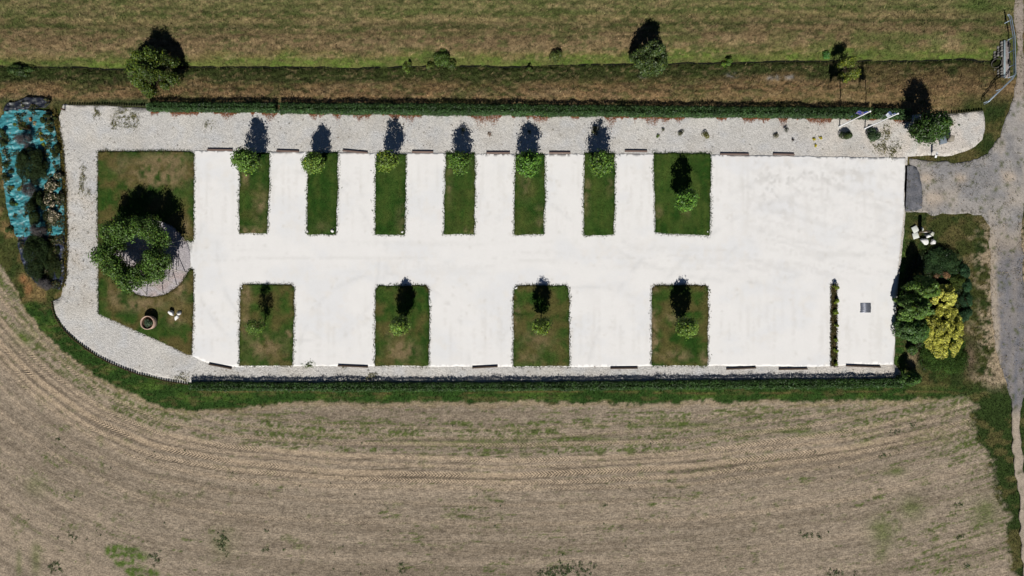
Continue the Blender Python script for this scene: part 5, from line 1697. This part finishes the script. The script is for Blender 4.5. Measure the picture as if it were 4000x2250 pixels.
CC = [alb(110, 106, 100), alb(34, 32, 30), alb(120, 116, 110)] * NP + [alb(14, 14, 14)]  # near-black inner wall and end cap paint the shade inside the pipe
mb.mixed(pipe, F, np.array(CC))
a = np.array(W(3910, 240, -.66)) - np.array(W(3930, 236, 0))
o = mb.build('pipe', M_STONE, cu, tuple(a)); o.rotation_euler = (0, math.radians(38), 0)
tag(cu, 'stone-faced culvert headwall with round pipe mouth at the end of the ditch', 'culvert')

RL = [(3923, 66), (3938, 156), (3941, 300), (3930, 318), (3832, 412)]
ra = empty('guard_rail', W(3940, 236, 0))
b0 = np.array(W(3940, 236, 0))
def rp(x, y, z): return np.array(W(x, y, z)) - b0
GAL = alb(176, 192, 206)
for z in (.76, 1.0):
    mb = MB(); mb.tube([rp(3922, 66, z * .7), rp(3924, 80, z)] + [rp(x, y, z) for x, y in RL[1:-1]] + [rp(3838, 406, z), rp(3832, 412, z * .6)], .045, GAL, 8)
    mb.build('rail', M_METAL, ra)
for (x, y) in ((3926, 90), (3938, 156), (3939.5, 206), (3940.5, 262), (3939, 304), (3893, 354), (3844, 401)):
    mb = MB(); p = rp(x, y, -.1); mb.tube([p, p + np.array([0, 0, 1.12])], .04, GAL, 8); mb.build('post', M_METAL, ra)
tag(ra, 'galvanised tubular guard rail bent round the culvert beside the road', 'guard rail')


# green fringe of grasses between the sheets and the gravel path
r = np.random.default_rng(2701)
n = 3000
fy = r.uniform(430, 1120, n)
fx = np.interp(fy, [430, 520, 640, 760, 900, 1040, 1080, 1120], [214, 232, 248, 255, 259, 258, 256, 246]) + r.normal(0, 4.5, n) * (0.3 + 1.5 * fbm(fy / 30, fy * 0, 2703, 3))
mbf = MB()
blades(mbf, (fx - 2000) / PXM, (1125 - fy) / PXM, np.full(n, .02), r.uniform(.1, .35, n), r.uniform(.05, .1, n), leafcol(n, alb(104, 100, 58), r, .35, .25), 1.0, 2705)
tag(mbf.build('fringe_grass', M_BLADE), 'thin grassy fringe between the ground sheets and the gravel path', 'grass', kind='stuff')

# broad-leaved weeds in the stubble
mbx = MB(); r = np.random.default_rng(2711)
spots = []
for (cx, cy, sx, sy, k) in ((2230, 2225, 75, 26, 60), (2160, 2240, 60, 18, 30), (870, 2120, 26, 40, 26), (215, 2215, 26, 22, 22), (600, 2180, 22, 26, 14), (3170, 2095, 60, 14, 12), (3750, 1975, 14, 10, 4), (3755, 2095, 12, 12, 5), (3785, 2210, 16, 12, 6), (3280, 2240, 60, 10, 14), (280, 2100, 40, 14, 8), (1035, 2085, 10, 10, 2), (1565, 2205, 10, 8, 3), (1575, 2235, 14, 8, 5), (3500, 1690, 14, 10, 4), (3460, 1780, 30, 6, 6), (3565, 1662, 14, 8, 4), (2360, 1980, 6, 5, 2), (220, 1720, 12, 10, 4), (1105, 2150, 8, 6, 2), (1040, 2150, 14, 14, 4)):
    for q in range(k):
        spots.append((cx + r.normal(0, sx * .6), cy + r.normal(0, sy * .6), r.uniform(.08, .24)))
for q in range(60):
    spots.append((r.uniform(-20, 3900), r.uniform(1640, 2270), r.uniform(.04, .10)))
for (x, y, q) in spots:
    m = int(6 + 70 * q)
    P = r.normal(0, 1, (m, 3)) * np.array([q * .5, q * .5, 0]) + np.array([(x - 2000) / PXM, (1125 - y) / PXM, 0])
    P[:, 2] = gz(x, y) + r.uniform(.02, .09, m)
    leaves(mbx, P, np.tile([0, 0, 1.0], (m, 1)), .10, leafcol(m, alb(78, 94, 52), r, .3, .05), int(x) + 7, .6, .5)
tag(mbx.build('field_weeds', M_LEAF), 'dark green broad-leaved weeds dotted through the stubble field', 'weeds', kind='stuff')


# low growth and dead leaves lying over the ground sheets
r = np.random.default_rng(2801)
n = 60000
fx = r.uniform(0, 262, n); fy = r.uniform(385, 1130, n)
m_ = fbm(fx / 22, fy / 30, 2803, 4)
thr = 0.66 - 0.13 * smooth(120, 230, fx) - 0.06 * smooth(900, 960, fy) - 0.10 * (1 - smooth(425, 450, fy))
ok = (m_ > thr) & (inside(TARP, fx, fy) | inside(NAVY, fx, fy) | inside(NAVY2, fx, fy))
fx, fy = fx[ok][:15000], fy[ok][:15000]
n = len(fx)
mbl = MB()
cols = np.array([alb(58, 70, 34), alb(84, 88, 42), alb(104, 88, 58), alb(44, 58, 30)])[r.integers(0, 4, n)] * np.exp(r.normal(0, .3, n))[:, None]
P = np.stack([(fx - 2000) / PXM, (1125 - fy) / PXM, wrinkle(fx, fy) + r.uniform(.02, .28, n) * smooth(0, .08, m_[ok][:n] - thr[ok][:n])], 1)
leaves(mbl, P, np.tile([0, 0, 1.0], (n, 1)), .13, cols, 2805, .55, .8)
tag(mbl.build('ground_cover', M_LEAF), 'low weeds and dead leaves creeping over the ground sheets', 'ground cover', kind='stuff')

# tiny weeds, leaves and dark stones strewn over gravel and drive
r = np.random.default_rng(2811)
mbt = MB()
n = 600
fx = r.uniform(240, 3840, n); fy = np.where(r.uniform(0, 1, n) < .6, r.uniform(440, 590, n), r.uniform(1430, 1490, n))
gx_ = r.uniform(3545, 3985, 1000); gy_ = r.uniform(630, 1500, 1000)
kk = inside(ROADP, gx_, gy_)
fx = np.concatenate([fx, r.uniform(262, 380, 200), gx_[kk]]); fy = np.concatenate([fy, r.uniform(600, 1200, 200), gy_[kk]])
ok = inside(LOT_ALL, fx, fy) & ~inside(lo, fx, fy) | inside(ROADP, fx, fy)
fx, fy = fx[ok], fy[ok]
rep_ = r.integers(1, 6, len(fx))
fx = np.repeat(fx, rep_) + r.normal(0, 2.0, rep_.sum()); fy = np.repeat(fy, rep_) + r.normal(0, 2.0, rep_.sum())
n = len(fx)
cols = np.array([alb(146, 138, 122), alb(110, 112, 78), alb(146, 122, 100), alb(128, 128, 128)])[r.integers(0, 4, n)] * np.exp(r.normal(0, .25, n))[:, None]
leaves(mbt, np.stack([(fx - 2000) / PXM, (1125 - fy) / PXM, np.full(n, .055) + r.uniform(0, .03, n)], 1), np.tile([0, 0, 1.0], (n, 1)), .08, cols, 2813, .7, .4)
tag(mbt.build('gravel_litter', M_LEAF), 'tiny weeds, leaves and dark stones strewn over gravel and drive', 'litter', kind='stuff')
